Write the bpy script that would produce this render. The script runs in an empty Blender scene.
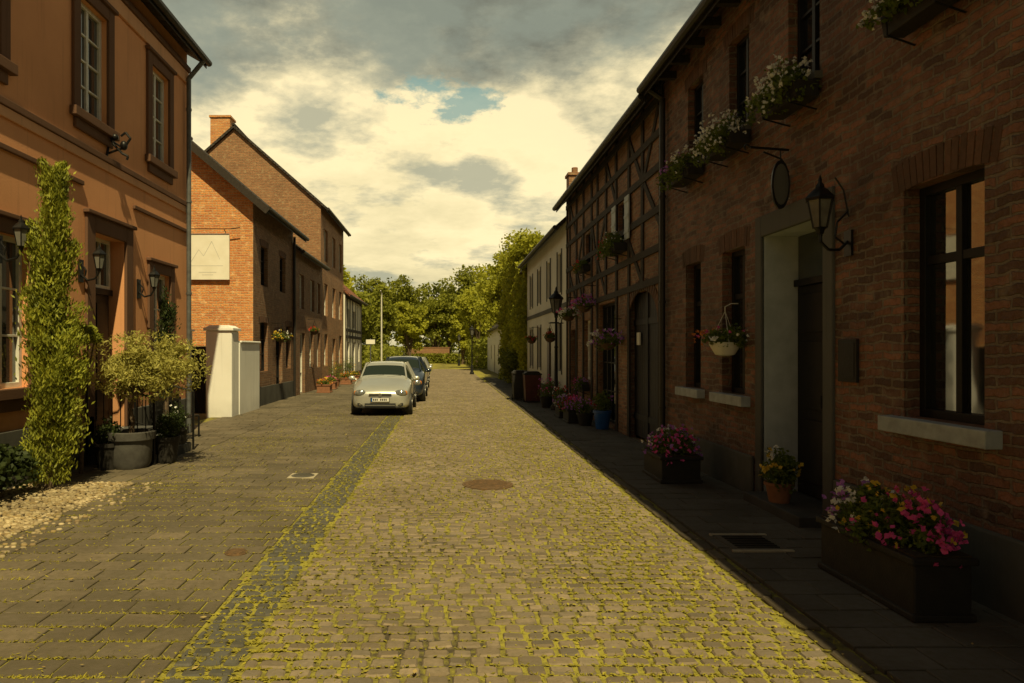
import bpy, math, random
import numpy as np
from mathutils import Vector, Matrix
random.seed(7); rng=np.random.default_rng(7)
scene=bpy.context.scene
R=random.uniform

# ------------------------------------------------------------ materials
def newmat(name):
    m=bpy.data.materials.new(name); m.use_nodes=True
    nt=m.node_tree; b=nt.nodes['Principled BSDF']
    return m,nt,b
def N(nt,t,**kw):
    n=nt.nodes.new(t)
    for k,v in kw.items(): setattr(n,k,v)
    return n
def mixc(nt,f,a,b,mode='MIX'):
    n=N(nt,'ShaderNodeMix',data_type='RGBA',blend_type=mode)
    for s,v in ((0,f),(6,a),(7,b)):
        if isinstance(v,(int,float)): n.inputs[s].default_value=v
        elif isinstance(v,tuple): n.inputs[s].default_value=(*v[:3],1)
        else: nt.links.new(v,n.inputs[s])
    return n.outputs[2]
def noise(nt,scale,detail=4,vec=None,rough=.55):
    n=N(nt,'ShaderNodeTexNoise'); n.inputs['Scale'].default_value=scale
    n.inputs['Detail'].default_value=detail; n.inputs['Roughness'].default_value=rough
    if vec is not None: nt.links.new(vec,n.inputs['Vector'])
    return n.outputs[0]
def mrange(nt,v,a,b,c,d):
    n=N(nt,'ShaderNodeMapRange'); nt.links.new(v,n.inputs[0])
    for i,x in enumerate((a,b,c,d)): n.inputs[i+1].default_value=x
    return n.outputs[0]
def math_(nt,op,a,b=None,clamp=False):
    n=N(nt,'ShaderNodeMath',operation=op); n.use_clamp=clamp
    for i,v in enumerate((a,b)):
        if v is None: continue
        if isinstance(v,(int,float)): n.inputs[i].default_value=v
        else: nt.links.new(v,n.inputs[i])
    return n.outputs[0]
def objco(nt):
    return N(nt,'ShaderNodeTexCoord').outputs['Object']
def bump(nt,b,h,strength=.4,dist=.02):
    n=N(nt,'ShaderNodeBump'); n.inputs['Strength'].default_value=strength
    n.inputs['Distance'].default_value=dist
    nt.links.new(h,n.inputs['Height']); nt.links.new(n.outputs[0],b.inputs['Normal'])
def pm(name,c1,c2=None,scale=6,rough=.7,metal=0,bs=.0,bscale=None,spec=.4,coat=0):
    m,nt,b=newmat(name); co=objco(nt)
    if c2 is None: c2=tuple(x*.7 for x in c1)
    f=mrange(nt,noise(nt,scale,4,co),.3,.7,0,1)
    nt.links.new(mixc(nt,f,c1,c2),b.inputs['Base Color'])
    b.inputs['Roughness'].default_value=rough; b.inputs['Metallic'].default_value=metal
    b.inputs['Specular IOR Level'].default_value=spec
    b.inputs['Coat Weight'].default_value=coat
    if bs>0: bump(nt,b,noise(nt,bscale or scale*6,3,co),bs,.01)
    return m
def islandmat(name,cols,rough=.85,bs=.5,bscale=60,dirt=.5,dirtcol=(.08,.07,.03),wear=(.05,.04,.025)):
    m,nt,b=newmat(name); co=objco(nt)
    g=N(nt,'ShaderNodeNewGeometry')
    r=N(nt,'ShaderNodeValToRGB'); r.color_ramp.interpolation='LINEAR'
    el=r.color_ramp.elements
    el[0].position=0; el[0].color=(*cols[0],1); el[1].position=1; el[1].color=(*cols[-1],1)
    for i,c in enumerate(cols[1:-1]):
        e=el.new((i+1)/(len(cols)-1)); e.color=(*c,1)
    nt.links.new(g.outputs['Random Per Island'],r.inputs[0])
    n1=noise(nt,bscale*.35,4,co)
    c=mixc(nt,mrange(nt,n1,.35,.75,0,dirt),r.outputs[0],dirtcol)
    c=mixc(nt,mrange(nt,noise(nt,.8,5,co,.65),.38,.68,0,.6),c,wear)
    nt.links.new(c,b.inputs['Base Color'])
    b.inputs['Roughness'].default_value=rough; b.inputs['Specular IOR Level'].default_value=.3
    bump(nt,b,noise(nt,bscale,4,co),bs,.006)
    return m
def brickmat(name,c1,c2,mortar,bw=.25,bh=.077,ms=.011,bs=.8,dirt=.5,dark=(.03,.02,.015),wobble=1.0):
    m,nt,b=newmat(name); co=objco(nt)
    s=N(nt,'ShaderNodeSeparateXYZ'); nt.links.new(co,s.inputs[0])
    u=math_(nt,'ADD',s.outputs[0],s.outputs[1])
    wob=math_(nt,'MULTIPLY',math_(nt,'SUBTRACT',noise(nt,2.2,2,co),.5),.10*wobble)
    wob2=math_(nt,'MULTIPLY',math_(nt,'SUBTRACT',noise(nt,11,2,co),.5),.04*wobble)
    z=math_(nt,'ADD',s.outputs[2],math_(nt,'ADD',wob,wob2))
    u=math_(nt,'ADD',u,wob2)
    cb=N(nt,'ShaderNodeCombineXYZ'); nt.links.new(u,cb.inputs[0]); nt.links.new(z,cb.inputs[1])
    br=N(nt,'ShaderNodeTexBrick'); nt.links.new(cb.outputs[0],br.inputs['Vector'])
    br.inputs['Scale'].default_value=1; br.inputs['Mortar Size'].default_value=ms
    br.inputs['Mortar Smooth'].default_value=.35; br.inputs['Bias'].default_value=0
    br.inputs['Brick Width'].default_value=bw; br.inputs['Row Height'].default_value=bh
    br.inputs['Color1'].default_value=(*c1,1); br.inputs['Color2'].default_value=(*c2,1)
    br.inputs['Mortar'].default_value=(*mortar,1)
    c=mixc(nt,mrange(nt,noise(nt,1.1,5,co),.38,.72,0,dirt),br.outputs['Color'],dark)
    c=mixc(nt,mrange(nt,noise(nt,24,3,co),.48,.7,0,.6),c,tuple(x*.35 for x in c1))
    c=mixc(nt,mrange(nt,noise(nt,6,4,co),.55,.72,0,.5),c,tuple(min(1,x*1.5) for x in mortar))
    nt.links.new(c,b.inputs['Base Color'])
    b.inputs['Roughness'].default_value=.8; b.inputs['Specular IOR Level'].default_value=.35
    h=math_(nt,'SUBTRACT',math_(nt,'MULTIPLY',noise(nt,22,4,co),1.1),br.outputs['Fac'])
    bump(nt,b,h,bs,.026)
    return m
def leafmat(name,cols,rough=.6,trans=.35,sc=1.2,shade=.35):
    m,nt,b=newmat(name); co=objco(nt)
    g=N(nt,'ShaderNodeNewGeometry')
    r=N(nt,'ShaderNodeValToRGB'); el=r.color_ramp.elements
    el[0].color=(*cols[0],1); el[1].color=(*cols[-1],1)
    for i,c in enumerate(cols[1:-1]):
        e=el.new((i+1)/(len(cols)-1)); e.color=(*c,1)
    nt.links.new(g.outputs['Random Per Island'],r.inputs[0])
    c=mixc(nt,mrange(nt,noise(nt,sc,2,co),.42,.66,0,shade),r.outputs[0],tuple(x*.4 for x in cols[0]))
    nt.links.new(c,b.inputs['Base Color']); b.inputs['Roughness'].default_value=rough
    b.inputs['Specular IOR Level'].default_value=.25
    t=N(nt,'ShaderNodeBsdfTranslucent'); nt.links.new(c,t.inputs[0])
    mx=N(nt,'ShaderNodeMixShader'); mx.inputs[0].default_value=trans
    nt.links.new(b.outputs[0],mx.inputs[1]); nt.links.new(t.outputs[0],mx.inputs[2])
    nt.links.new(mx.outputs[0],nt.nodes['Material Output'].inputs[0])
    return m
def glassmat(name,c=(.012,.014,.014),rough=.04,spec=.5,coat=.4,ior=1.52):
    m,nt,b=newmat(name); co=objco(nt)
    b.inputs['Base Color'].default_value=(*c,1); b.inputs['Roughness'].default_value=rough
    b.inputs['Specular IOR Level'].default_value=spec; b.inputs['IOR'].default_value=ior
    b.inputs['Coat Weight'].default_value=coat; b.inputs['Coat Roughness'].default_value=.02
    bump(nt,b,noise(nt,1.7,2,co),.12,.02)
    return m

M={}
M['brickR']=brickmat('old_brick_red',(.33,.145,.085),(.095,.055,.04),(.22,.17,.12),bs=1.0,ms=.013,dirt=.5)
M['brickB']=brickmat('barn_brick',(.38,.175,.09),(.19,.09,.05),(.28,.22,.14),bw=.24,bh=.07)
M['brickL']=brickmat('brick_orange_lit',(.80,.34,.105),(.60,.21,.075),(.66,.48,.26),dirt=.12,wobble=.4)  # gable brick, sunlit brightness put into its colour
M['brickL2']=brickmat('brick_brown_shaded',(.30,.15,.075),(.20,.10,.055),(.26,.19,.12),dirt=.3,wobble=.4)  # street-front brick, shade put into its darker colour
M['brickF']=brickmat('brick_far',(.46,.22,.105),(.32,.15,.075),(.35,.26,.15),dirt=.25,wobble=.4)
M['roof']=brickmat('roof_tile',(.085,.068,.055),(.05,.04,.034),(.015,.012,.01),bw=.24,bh=.22,ms=.02,dirt=.3,wobble=.2)
M['roofred']=brickmat('roof_tile_red',(.35,.13,.06),(.25,.09,.05),(.06,.03,.02),bw=.24,bh=.22,ms=.02,dirt=.3,wobble=.2)
def stucco(name,c,stain,bs=.25,lowd=.75):
    m,nt,b=newmat(name); co=objco(nt)
    f=mrange(nt,noise(nt,.8,6,co),.35,.7,0,.55)
    cc=mixc(nt,f,c,stain)
    s=N(nt,'ShaderNodeSeparateXYZ'); nt.links.new(co,s.inputs[0])
    low=mrange(nt,s.outputs[2],0,1.6 if lowd>.5 else .5,lowd,0)
    cc=mixc(nt,math_(nt,'MULTIPLY',low,mrange(nt,noise(nt,2.5,4,co),.3,.7,.4,1)),cc,tuple(x*.35 for x in stain))
    mp=N(nt,'ShaderNodeMapping'); mp.inputs['Scale'].default_value=(9,9,.5); nt.links.new(co,mp.inputs[0])
    cc=mixc(nt,mrange(nt,noise(nt,1,4,mp.outputs[0]),.55,.75,0,.3),cc,tuple(x*.5 for x in stain))
    nt.links.new(cc,b.inputs['Base Color']); b.inputs['Roughness'].default_value=.88
    b.inputs['Specular IOR Level'].default_value=.2
    bump(nt,b,noise(nt,45,4,co),bs,.01)
    return m
M['salmon']=stucco('salmon_render',(.76,.37,.18),(.57,.265,.125))
M['salmontrim']=stucco('brown_trim',(.16,.085,.052),(.11,.06,.036))
M['salmonlite']=stucco('light_trim',(.72,.40,.23),(.54,.29,.16))
M['whitewall']=stucco('white_render',(.84,.80,.70),(.66,.62,.52))
M['pillar']=stucco('whitewashed',(.88,.87,.83),(.74,.72,.66),lowd=.4)
M['plinth']=stucco('grey_plinth',(.15,.145,.13),(.09,.085,.07))
M['stone']=stucco('grey_stone',(.12,.118,.11),(.075,.073,.068))
M['jamb']=pm('painted_jamb',(.50,.54,.56),(.38,.42,.43),5,.7)
M['sill']=pm('sill_stone',(.42,.46,.48),(.28,.30,.31),8,.7,bs=.3)
M['dark']=pm('dark_paint',(.010,.010,.011),(.016,.015,.015),8,.5,spec=.25)
M['iron']=pm('black_iron',(.012,.012,.012),(.022,.02,.018),20,.4,metal=.4)
M['gutter']=pm('zinc_dark',(.035,.033,.03),(.05,.045,.04),9,.5,metal=.5)
M['pipe']=pm('downpipe_grey',(.16,.17,.17),(.1,.1,.1),9,.5,metal=.3)
M['timber']=pm('old_timber',(.022,.017,.013),(.045,.034,.025),18,.85,bs=.5)
M['wood']=pm('wood_brown',(.11,.06,.03),(.07,.04,.02),12,.7,bs=.3)
M['barn']=pm('barn_door_paint',(.018,.018,.024),(.03,.028,.03),10,.6,bs=.2)
M['wframe']=pm('white_frame',(.74,.72,.65),(.62,.59,.5),10,.5)
M['glass']=glassmat('window_glass',coat=.7,ior=2.0)
M['glass2']=glassmat('window_glass_pale',(.045,.05,.05),coat=.5,ior=1.8)
M['lampglass']=pm('lamp_glass',(.20,.195,.17),(.12,.115,.10),8,.2)
M['terra']=pm('terracotta',(.30,.13,.065),(.22,.1,.05),10,.8,bs=.2)
M['potgrey']=pm('pot_grey',(.10,.095,.085),(.06,.055,.05),10,.7,bs=.2)
M['boxdark']=pm('planter_dark',(.016,.014,.012),(.026,.022,.018),10,.7,bs=.3)
M['blue']=pm('blue_glaze',(.02,.10,.34),(.015,.07,.24),10,.3)
M['soil']=pm('soil',(.03,.02,.012),(.05,.035,.02),30,.95,bs=.8)
M['bark']=pm('bark',(.17,.12,.075),(.08,.055,.035),14,.95,bs=.8)
M['leafo']=leafmat('olive_leaf',[(.30,.29,.06),(.55,.50,.14),(.40,.37,.08)],sc=3,trans=.4,shade=.15)
M['leafc']=leafmat('cypress_leaf',[(.16,.19,.02),(.42,.42,.045),(.25,.28,.03)],sc=3.5,trans=.3,shade=.6)
M['leafd']=leafmat('dark_leaf',[(.03,.045,.012),(.06,.08,.02)],sc=3)
M['leaf']=leafmat('tree_leaf',[(.18,.20,.025),(.34,.34,.04),(.24,.26,.03)],sc=.35,trans=.4)
M['leaf2']=leafmat('tree_leaf_dark',[(.12,.14,.022),(.22,.235,.035)],sc=.35,trans=.4)
M['leafy']=leafmat('creeper_leaf',[(.32,.34,.035),(.58,.56,.06),(.42,.43,.045)],sc=.6,trans=.5,shade=.35)
M['leaff']=leafmat('flower_leaf',[(.09,.13,.02),(.19,.23,.035)],sc=6)
def fl(n,c): return leafmat(n,[c,tuple(x*.8 for x in c)],trans=.2,sc=8,shade=.15)
M['fw']=fl('petal_white',(.88,.87,.82)); M['fp']=fl('petal_pink',(.85,.12,.42)); M['fr']=fl('petal_red',(.6,.05,.04))
M['fy']=fl('petal_yellow',(.8,.55,.06)); M['fv']=fl('petal_violet',(.50,.20,.66)); M['fo']=fl('petal_orange',(.75,.25,.05))
M['moss']=leafmat('moss',[(.24,.215,.022),(.43,.37,.05),(.32,.28,.03)],trans=.15,sc=1.5)
M['dryleaf']=leafmat('dry_leaf',[(.5,.38,.14),(.3,.2,.08)],trans=.1,sc=5)
M['cobble']=islandmat('cobble',[(.16,.125,.088),(.29,.225,.155),(.20,.165,.125),(.35,.27,.18),(.13,.11,.088),(.25,.19,.125)],bs=.7,bscale=70,dirt=.45,dirtcol=(.10,.085,.038),wear=(.12,.09,.052))
M['gut']=islandmat('gutter_stone',[(.065,.066,.06),(.15,.145,.13),(.09,.09,.085),(.12,.11,.09)],bs=.6)
M['slab']=islandmat('paving_slab',[(.12,.097,.068),(.18,.145,.10),(.14,.115,.08),(.21,.165,.11)],bs=.6,bscale=50,dirt=.5)
M['slabR']=islandmat('paving_slab_dark',[(.10,.092,.082),(.15,.137,.12),(.12,.11,.095)],bs=.5)
M['pebble']=islandmat('pebble',[(.5,.4,.22),(.34,.26,.14),(.62,.5,.3),(.25,.18,.1),(.42,.3,.13)],bs=.2,dirt=.1)
M['soldier']=islandmat('lintel_brick',[(.16,.075,.045),(.11,.055,.035),(.20,.095,.055)],bs=.6,dirt=.5,dirtcol=(.06,.035,.02))
M['rust']=pm('cast_iron_rust',(.22,.13,.06),(.12,.08,.045),25,.7,metal=.3,bs=.8)
M['concrete']=pm('concrete_pale',(.48,.42,.3),(.36,.31,.22),14,.9,bs=.5)
M['board']=pm('sign_board',(.88,.85,.75),(.78,.74,.62),2.5,.7)
M['ink']=pm('faded_ink',(.5,.5,.47),(.62,.6,.54),6,.8)
M['binred']=pm('bin_red',(.10,.02,.015),(.06,.015,.01),6,.5)

m,nt,b=newmat('joint_soil'); co=objco(nt); s=N(nt,'ShaderNodeSeparateXYZ'); nt.links.new(co,s.inputs[0])
d1=mrange(nt,math_(nt,'ABSOLUTE',math_(nt,'SUBTRACT',s.outputs[0],1.7)),.1,1.8,.5,.1)
d2=mrange(nt,math_(nt,'ABSOLUTE',math_(nt,'ADD',s.outputs[0],1.35)),.1,.8,.25,0)
f=math_(nt,'ADD',math_(nt,'ADD',d1,d2),mrange(nt,noise(nt,1.3,4,co),.36,.62,0,.75))
f=math_(nt,'ADD',f,mrange(nt,noise(nt,18,3,co),.35,.65,-.35,.35),True)
nt.links.new(mixc(nt,f,(.065,.05,.028),(.31,.275,.035)),b.inputs['Base Color'])
b.inputs['Roughness'].default_value=.95; bump(nt,b,noise(nt,90,2,co),.8,.01); M['joint']=m
m,nt,b=newmat('ground_grass'); co=objco(nt)
nt.links.new(mixc(nt,mrange(nt,noise(nt,.3,5,co),.35,.65,0,1),(.06,.075,.02),(.11,.09,.04)),b.inputs['Base Color'])
b.inputs['Roughness'].default_value=.95; M['ground']=m

# ------------------------------------------------------------ mesh helpers
def link(o,parent=None):
    scene.collection.objects.link(o)
    if parent is not None: o.parent=parent
    return o
def ent(name,loc=(0,0,0),rz=0):
    o=bpy.data.objects.new(name,None); o.empty_display_size=.2
    o.location=loc; o.rotation_euler=(0,0,rz); return link(o)
class MB:
    def __init__(s): s.v=[];s.f=[];s.m=[]
    def poly(s,pts,m=0):
        n=len(s.v); s.v+=[tuple(p) for p in pts]; s.f.append(tuple(range(n,n+len(pts)))); s.m.append(m)
    def box(s,x0,x1,y0,y1,z0,z1,m=0):
        n=len(s.v)
        if x0>x1:x0,x1=x1,x0
        if y0>y1:y0,y1=y1,y0
        s.v+=[(x0,y0,z0),(x1,y0,z0),(x1,y1,z0),(x0,y1,z0),(x0,y0,z1),(x1,y0,z1),(x1,y1,z1),(x0,y1,z1)]
        for f in ((0,3,2,1),(4,5,6,7),(0,1,5,4),(1,2,6,5),(2,3,7,6),(3,0,4,7)):
            s.f.append(tuple(n+i for i in f)); s.m.append(m)
    def beam(s,p0,p1,w,d,nrm,m=0):
        p0=Vector(p0);p1=Vector(p1);n_=Vector(nrm).normalized();a=(p1-p0).normalized()
        u=a.cross(n_).normalized()*w/2; k=n_*d
        n=len(s.v)
        for p in (p0,p1):
            for q in (p-u,p+u,p+u+k,p-u+k): s.v.append(tuple(q))
        for f in ((0,1,2,3),(7,6,5,4),(0,4,5,1),(1,5,6,2),(2,6,7,3),(3,7,4,0)):
            s.f.append(tuple(n+i for i in f)); s.m.append(m)
    def cyl(s,p0,p1,r0,r1=None,n=12,m=0):
        r1=r0 if r1 is None else r1
        p0=Vector(p0);p1=Vector(p1);a=(p1-p0).normalized()
        u=a.orthogonal().normalized(); w=a.cross(u)
        k=len(s.v)
        for p,r in ((p0,r0),(p1,r1)):
            for i in range(n):
                t=2*math.pi*i/n; s.v.append(tuple(p+(u*math.cos(t)+w*math.sin(t))*r))
        for i in range(n):
            j=(i+1)%n; s.f.append((k+i,k+j,k+n+j,k+n+i)); s.m.append(m)
        s.f.append(tuple(k+i for i in range(n))[::-1]); s.m.append(m)
        s.f.append(tuple(k+n+i for i in range(n))); s.m.append(m)
    def tube(s,pts,r,n=8,m=0):
        for i in range(len(pts)-1):
            rr=r if not isinstance(r,(list,tuple)) else r[i]
            r2=r if not isinstance(r,(list,tuple)) else r[i+1]
            s.cyl(pts[i],pts[i+1],rr,r2,n,m)
    def lathe(s,cx,cy,prof,n=20,m=0,ph=0):
        k=len(s.v)
        for r,z in prof:
            for i in range(n):
                t=2*math.pi*i/n+ph; s.v.append((cx+r*math.cos(t),cy+r*math.sin(t),z))
        for j in range(len(prof)-1):
            for i in range(n):
                i2=(i+1)%n; s.f.append((k+j*n+i,k+j*n+i2,k+(j+1)*n+i2,k+(j+1)*n+i)); s.m.append(m)
        s.f.append(tuple(k+i for i in range(n))[::-1]); s.m.append(m)
        e=k+(len(prof)-1)*n; s.f.append(tuple(e+i for i in range(n))); s.m.append(m)
    def ell(s,c,r,m=0,n=14,h=8):
        k=len(s.v)
        for j in range(1,h):
            ph=math.pi*j/h
            for i in range(n):
                t=2*math.pi*i/n
                s.v.append((c[0]+r[0]*math.sin(ph)*math.cos(t),c[1]+r[1]*math.sin(ph)*math.sin(t),c[2]+r[2]*math.cos(ph)))
        for j in range(h-2):
            for i in range(n):
                i2=(i+1)%n; s.f.append((k+j*n+i2,k+j*n+i,k+(j+1)*n+i,k+(j+1)*n+i2)); s.m.append(m)
        s.f.append(tuple(k+i for i in range(n))); s.m.append(m)
        e=k+(h-2)*n; s.f.append(tuple(e+i for i in range(n))[::-1]); s.m.append(m)
    def prism(s,pts,y0,y1,m=0):
        k=len(s.v);n=len(pts)
        for y in (y0,y1):
            for x,z in pts: s.v.append((x,y,z))
        s.f.append(tuple(k+i for i in range(n))); s.m.append(m)
        s.f.append(tuple(k+n+i for i in range(n))[::-1]); s.m.append(m)
        for i in range(n):
            j=(i+1)%n; s.f.append((k+i,k+n+i,k+n+j,k+j)); s.m.append(m)
    def make(s,name,mats,parent=None,smooth=False,bevel=0,subsurf=0):
        me=bpy.data.meshes.new(name); me.from_pydata(s.v,[],s.f)
        for q in mats: me.materials.append(M[q] if isinstance(q,str) else q)
        me.polygons.foreach_set('material_index',s.m)
        if smooth:
            me.polygons.foreach_set('use_smooth',[True]*len(me.polygons))
            if not subsurf: me.set_sharp_from_angle(angle=math.radians(40))
        me.update(); o=link(bpy.data.objects.new(name,me),parent)
        if bevel:
            bv=o.modifiers.new('b','BEVEL'); bv.width=bevel; bv.segments=2; bv.limit_method='ANGLE'
        if subsurf:
            ss=o.modifiers.new('s','SUBSURF'); ss.levels=subsurf; ss.render_levels=subsurf
        return o
def npmesh(name,V,F,mats,parent=None,mi=None,smooth=False,sharp=None):
    me=bpy.data.meshes.new(name); me.from_pydata(V.tolist(),[],F.tolist() if hasattr(F,'tolist') else F)
    for q in mats: me.materials.append(M[q])
    if mi is not None: me.polygons.foreach_set('material_index',np.asarray(mi,dtype=np.int32))
    if smooth: me.polygons.foreach_set('use_smooth',[True]*len(me.polygons))
    if sharp: me.set_sharp_from_angle(angle=math.radians(sharp))
    me.update(); return link(bpy.data.objects.new(name,me),parent)
def nrm(a): return a/np.maximum(np.linalg.norm(a,axis=1,keepdims=True),1e-6)
def leafmesh(name,P,L,W,mats,parent=None,mi=None,dirs=None,spread=1.0,flat=False):
    P=np.asarray(P,float); n=len(P)
    d=rng.normal(size=(n,3))
    if flat: d[:,2]*=.12
    d=nrm(d)
    if dirs is not None: d=nrm(np.asarray(dirs)+spread*d)
    e=rng.normal(size=(n,3))
    if flat: e=e*.12+np.array([0,0,1.])
    w=nrm(np.cross(d,e))
    s=rng.uniform(.6,1.35,size=(n,1)); l=d*L/2*s; ww=w*W/2*s
    V=np.stack([P-l,P+ww-l*.1,P+l,P-ww-l*.1],1).reshape(-1,3)
    F=np.arange(4*n).reshape(-1,4)
    return npmesh(name,V,F,mats,parent,mi)
def ellpts(c,r,n,shell=.5):
    d=nrm(rng.normal(size=(n,3))); k=rng.uniform(shell,1,size=(n,1))**.7
    return np.asarray(c)+d*k*np.asarray(r)
def clumps(c,r,K,n,rc,low=-.9):
    d=nrm(rng.normal(size=(K,3))); d[:,2]=np.where(d[:,2]<low,-d[:,2]*.3,d[:,2])
    C=np.asarray(c)+d*np.asarray(r)*rng.uniform(.35,.92,size=(K,1))
    rad=rc*rng.uniform(.55,1.25,size=K)
    idx=rng.integers(0,K,n)
    q=nrm(rng.normal(size=(n,3)))*rng.uniform(.35,1.05,size=(n,1))
    return C[idx]+q*rad[idx][:,None]*np.array([1,1,.75]),C
def tree(name,x,y,h,r,base,n=6000,ls=.35,mat='leaf',tr=.22,K=34):
    o=ent(name)
    cz=(h+base)/2; rz=(h-base)/2
    P,C=clumps((x,y,cz),(r*.9,r*.9,rz*.88),K,n,r*.36)
    leafmesh('foliage',P,ls,ls*.65,[mat],o)
    mb=MB(); top=(x+R(-.3,.3),y,base+rz*.9)
    mb.tube([(x,y,-.1),(x+R(-.1,.1),y,base*.6),top],[tr,tr*.75,tr*.3])
    for c in C[:9]:
        z0=base*R(.55,1.1); mb.tube([(x,y,z0),((x+c[0])/2,(y+c[1])/2,(z0+c[2])/2+.2),tuple(c)],[tr*.45,tr*.28,tr*.1],6)
    mb.make('trunk',['bark'],o,True)
    return o

# ------------------------------------------------------------ camera / light / world
cam=bpy.data.cameras.new('camera'); co_=bpy.data.objects.new('camera',cam); link(co_)
co_.location=(0,0,1.8); co_.rotation_euler=(math.radians(90),0,0)
cam.lens=24.61; cam.sensor_width=36; cam.shift_x=.0654; cam.shift_y=.0083; cam.clip_end=1500
scene.camera=co_
sd=Vector((-.16,.68,-1))
su=bpy.data.lights.new('sun','SUN'); su.energy=5.0; su.angle=math.radians(.6); su.color=(1,.84,.44)
so=bpy.data.objects.new('sun',su); so.rotation_euler=sd.to_track_quat('-Z','Y').to_euler(); link(so)
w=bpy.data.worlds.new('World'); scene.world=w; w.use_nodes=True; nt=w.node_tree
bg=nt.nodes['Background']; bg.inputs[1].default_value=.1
sky=N(nt,'ShaderNodeTexSky',sky_type='NISHITA'); sky.sun_disc=False
sky.sun_elevation=math.radians(55); sky.sun_rotation=math.radians(166.8)
g=N(nt,'ShaderNodeTexCoord').outputs['Generated']
s=N(nt,'ShaderNodeSeparateXYZ'); nt.links.new(g,s.inputs[0])
zz=math_(nt,'ADD',math_(nt,'MAXIMUM',s.outputs[2],0),.20)
cb=N(nt,'ShaderNodeCombineXYZ'); nt.links.new(math_(nt,'DIVIDE',s.outputs[0],zz),cb.inputs[0]); nt.links.new(math_(nt,'DIVIDE',s.outputs[1],zz),cb.inputs[1])
cb.inputs[2].default_value=3.3
n1=noise(nt,1.1,8,cb.outputs[0],.62); n2=noise(nt,2.6,8,cb.outputs[0],.6); n3=noise(nt,5.0,6,cb.outputs[0],.65)
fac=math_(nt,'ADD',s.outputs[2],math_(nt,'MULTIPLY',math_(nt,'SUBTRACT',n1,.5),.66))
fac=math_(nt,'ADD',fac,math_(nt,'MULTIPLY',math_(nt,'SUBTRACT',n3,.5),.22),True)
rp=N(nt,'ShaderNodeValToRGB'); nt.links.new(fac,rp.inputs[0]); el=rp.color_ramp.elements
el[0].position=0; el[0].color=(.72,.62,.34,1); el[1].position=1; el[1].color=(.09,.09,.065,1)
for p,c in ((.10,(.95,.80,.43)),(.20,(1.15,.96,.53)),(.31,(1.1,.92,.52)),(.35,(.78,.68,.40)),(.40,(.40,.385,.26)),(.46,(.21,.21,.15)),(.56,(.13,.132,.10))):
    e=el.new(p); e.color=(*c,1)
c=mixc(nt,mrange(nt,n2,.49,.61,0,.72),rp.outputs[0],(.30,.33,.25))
dim=mrange(nt,s.outputs[1],-.5,.6,.42,1)  # unseen sky behind the camera dimmed to lower the ambient light
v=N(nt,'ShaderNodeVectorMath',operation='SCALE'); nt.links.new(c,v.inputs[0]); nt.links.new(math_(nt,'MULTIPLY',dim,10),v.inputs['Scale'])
ex=math_(nt,'POWER',math_(nt,'DIVIDE',s.outputs[0],.10),2)
ez=math_(nt,'POWER',math_(nt,'DIVIDE',math_(nt,'SUBTRACT',s.outputs[2],.332),.026),2)
ey=math_(nt,'SUBTRACT',1,math_(nt,'ADD',ex,ez)); ey=mrange(nt,ey,-1.5,1,0,.34)
hole=mrange(nt,math_(nt,'ADD',ey,n3),.74,.84,0,.85)
hole=math_(nt,'MULTIPLY',hole,mrange(nt,s.outputs[1],.2,.5,0,1))
fin=mixc(nt,hole,v.outputs[0],(2.7,4.2,3.6))
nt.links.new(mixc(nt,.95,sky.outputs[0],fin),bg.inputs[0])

# ------------------------------------------------------------ ground
mb=MB(); mb.poly([(-400,-100,-.07),(400,-100,-.07),(400,900,-.07),(-400,900,-.07)]); mb.make('ground',['ground'])
def stones(name,x0,x1,y0,y1,sx,sy,gap,mat,parent,oct_=True,ztop=0.0,zj=.005,jit=.012,wave=0,edge=.016,tilt=.03,rag=0):
    V=[];F=[]
    rows=int(round((y1-y0)/sy)); k=0
    for j in range(rows):
        yc=y0+(j+.5)*sy; off=(sx*.5 if j%2 else 0)+R(-.02,.02)
        x=x0-off; xa=x0+R(-rag,rag); xb=x1+R(-rag,rag)*.4
        while x<xb-.01:
            w_=sx*R(.78,1.22); a=max(x,xa); b_=min(x+w_,xb); x+=w_
            if b_-a<.06: continue
            a+=gap/2; b_-=gap/2; hw=(b_-a)/2; cx=(a+b_)/2+R(-1,1)*jit*.3
            hy=sy/2-gap/2+R(-1,1)*jit*.4; cy=yc+R(-1,1)*jit*.4+wave*math.sin(cx*1.3+yc*.15)
            zt=ztop+R(-zj,zj); tx=R(-tilt,tilt);ty=R(-tilt,tilt); ro=R(-.05,.05) if oct_ else R(-.01,.01)
            if oct_:
                ring=[]
                for (sx_,sy_) in ((-1,-1),(1,-1),(1,1),(-1,1)):
                    c1=R(.60,.85); c2=R(.60,.85)
                    p=[(sx_,sy_*c1),(sx_*c2,sy_)]
                    ring+= p if sx_*sy_>0 else p[::-1]
            else: ring=[(-1,-1),(1,-1),(1,1),(-1,1)]
            n=len(ring)
            for lev,(ins,dz) in enumerate(((0,-.05),(0,-edge),(edge*.8,0))):
                for (p,q) in ring:
                    px=p*(hw-ins); py=q*(hy-ins)
                    X=cx+px-py*ro; Y=cy+py+px*ro
                    V.append((X,Y,zt+dz+(tx*px+ty*py if lev else 0)))
            for l in range(2):
                for i in range(n):
                    i2=(i+1)%n; F.append((k+l*n+i,k+l*n+i2,k+(l+1)*n+i2,k+(l+1)*n+i))
            F.append(tuple(k+2*n+i for i in range(n))); k+=3*n
    return npmesh(name,np.array(V),F,[mat],parent,smooth=True,sharp=28)
road=ent('cobbled_road')
mb=MB(); mb.poly([(-6.3,-8,-.013),(4.2,-8,-.013),(4.2,130,-.013),(-6.3,130,-.013)]); mb.make('joint_bed',['joint'],road)
SY=.118
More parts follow.
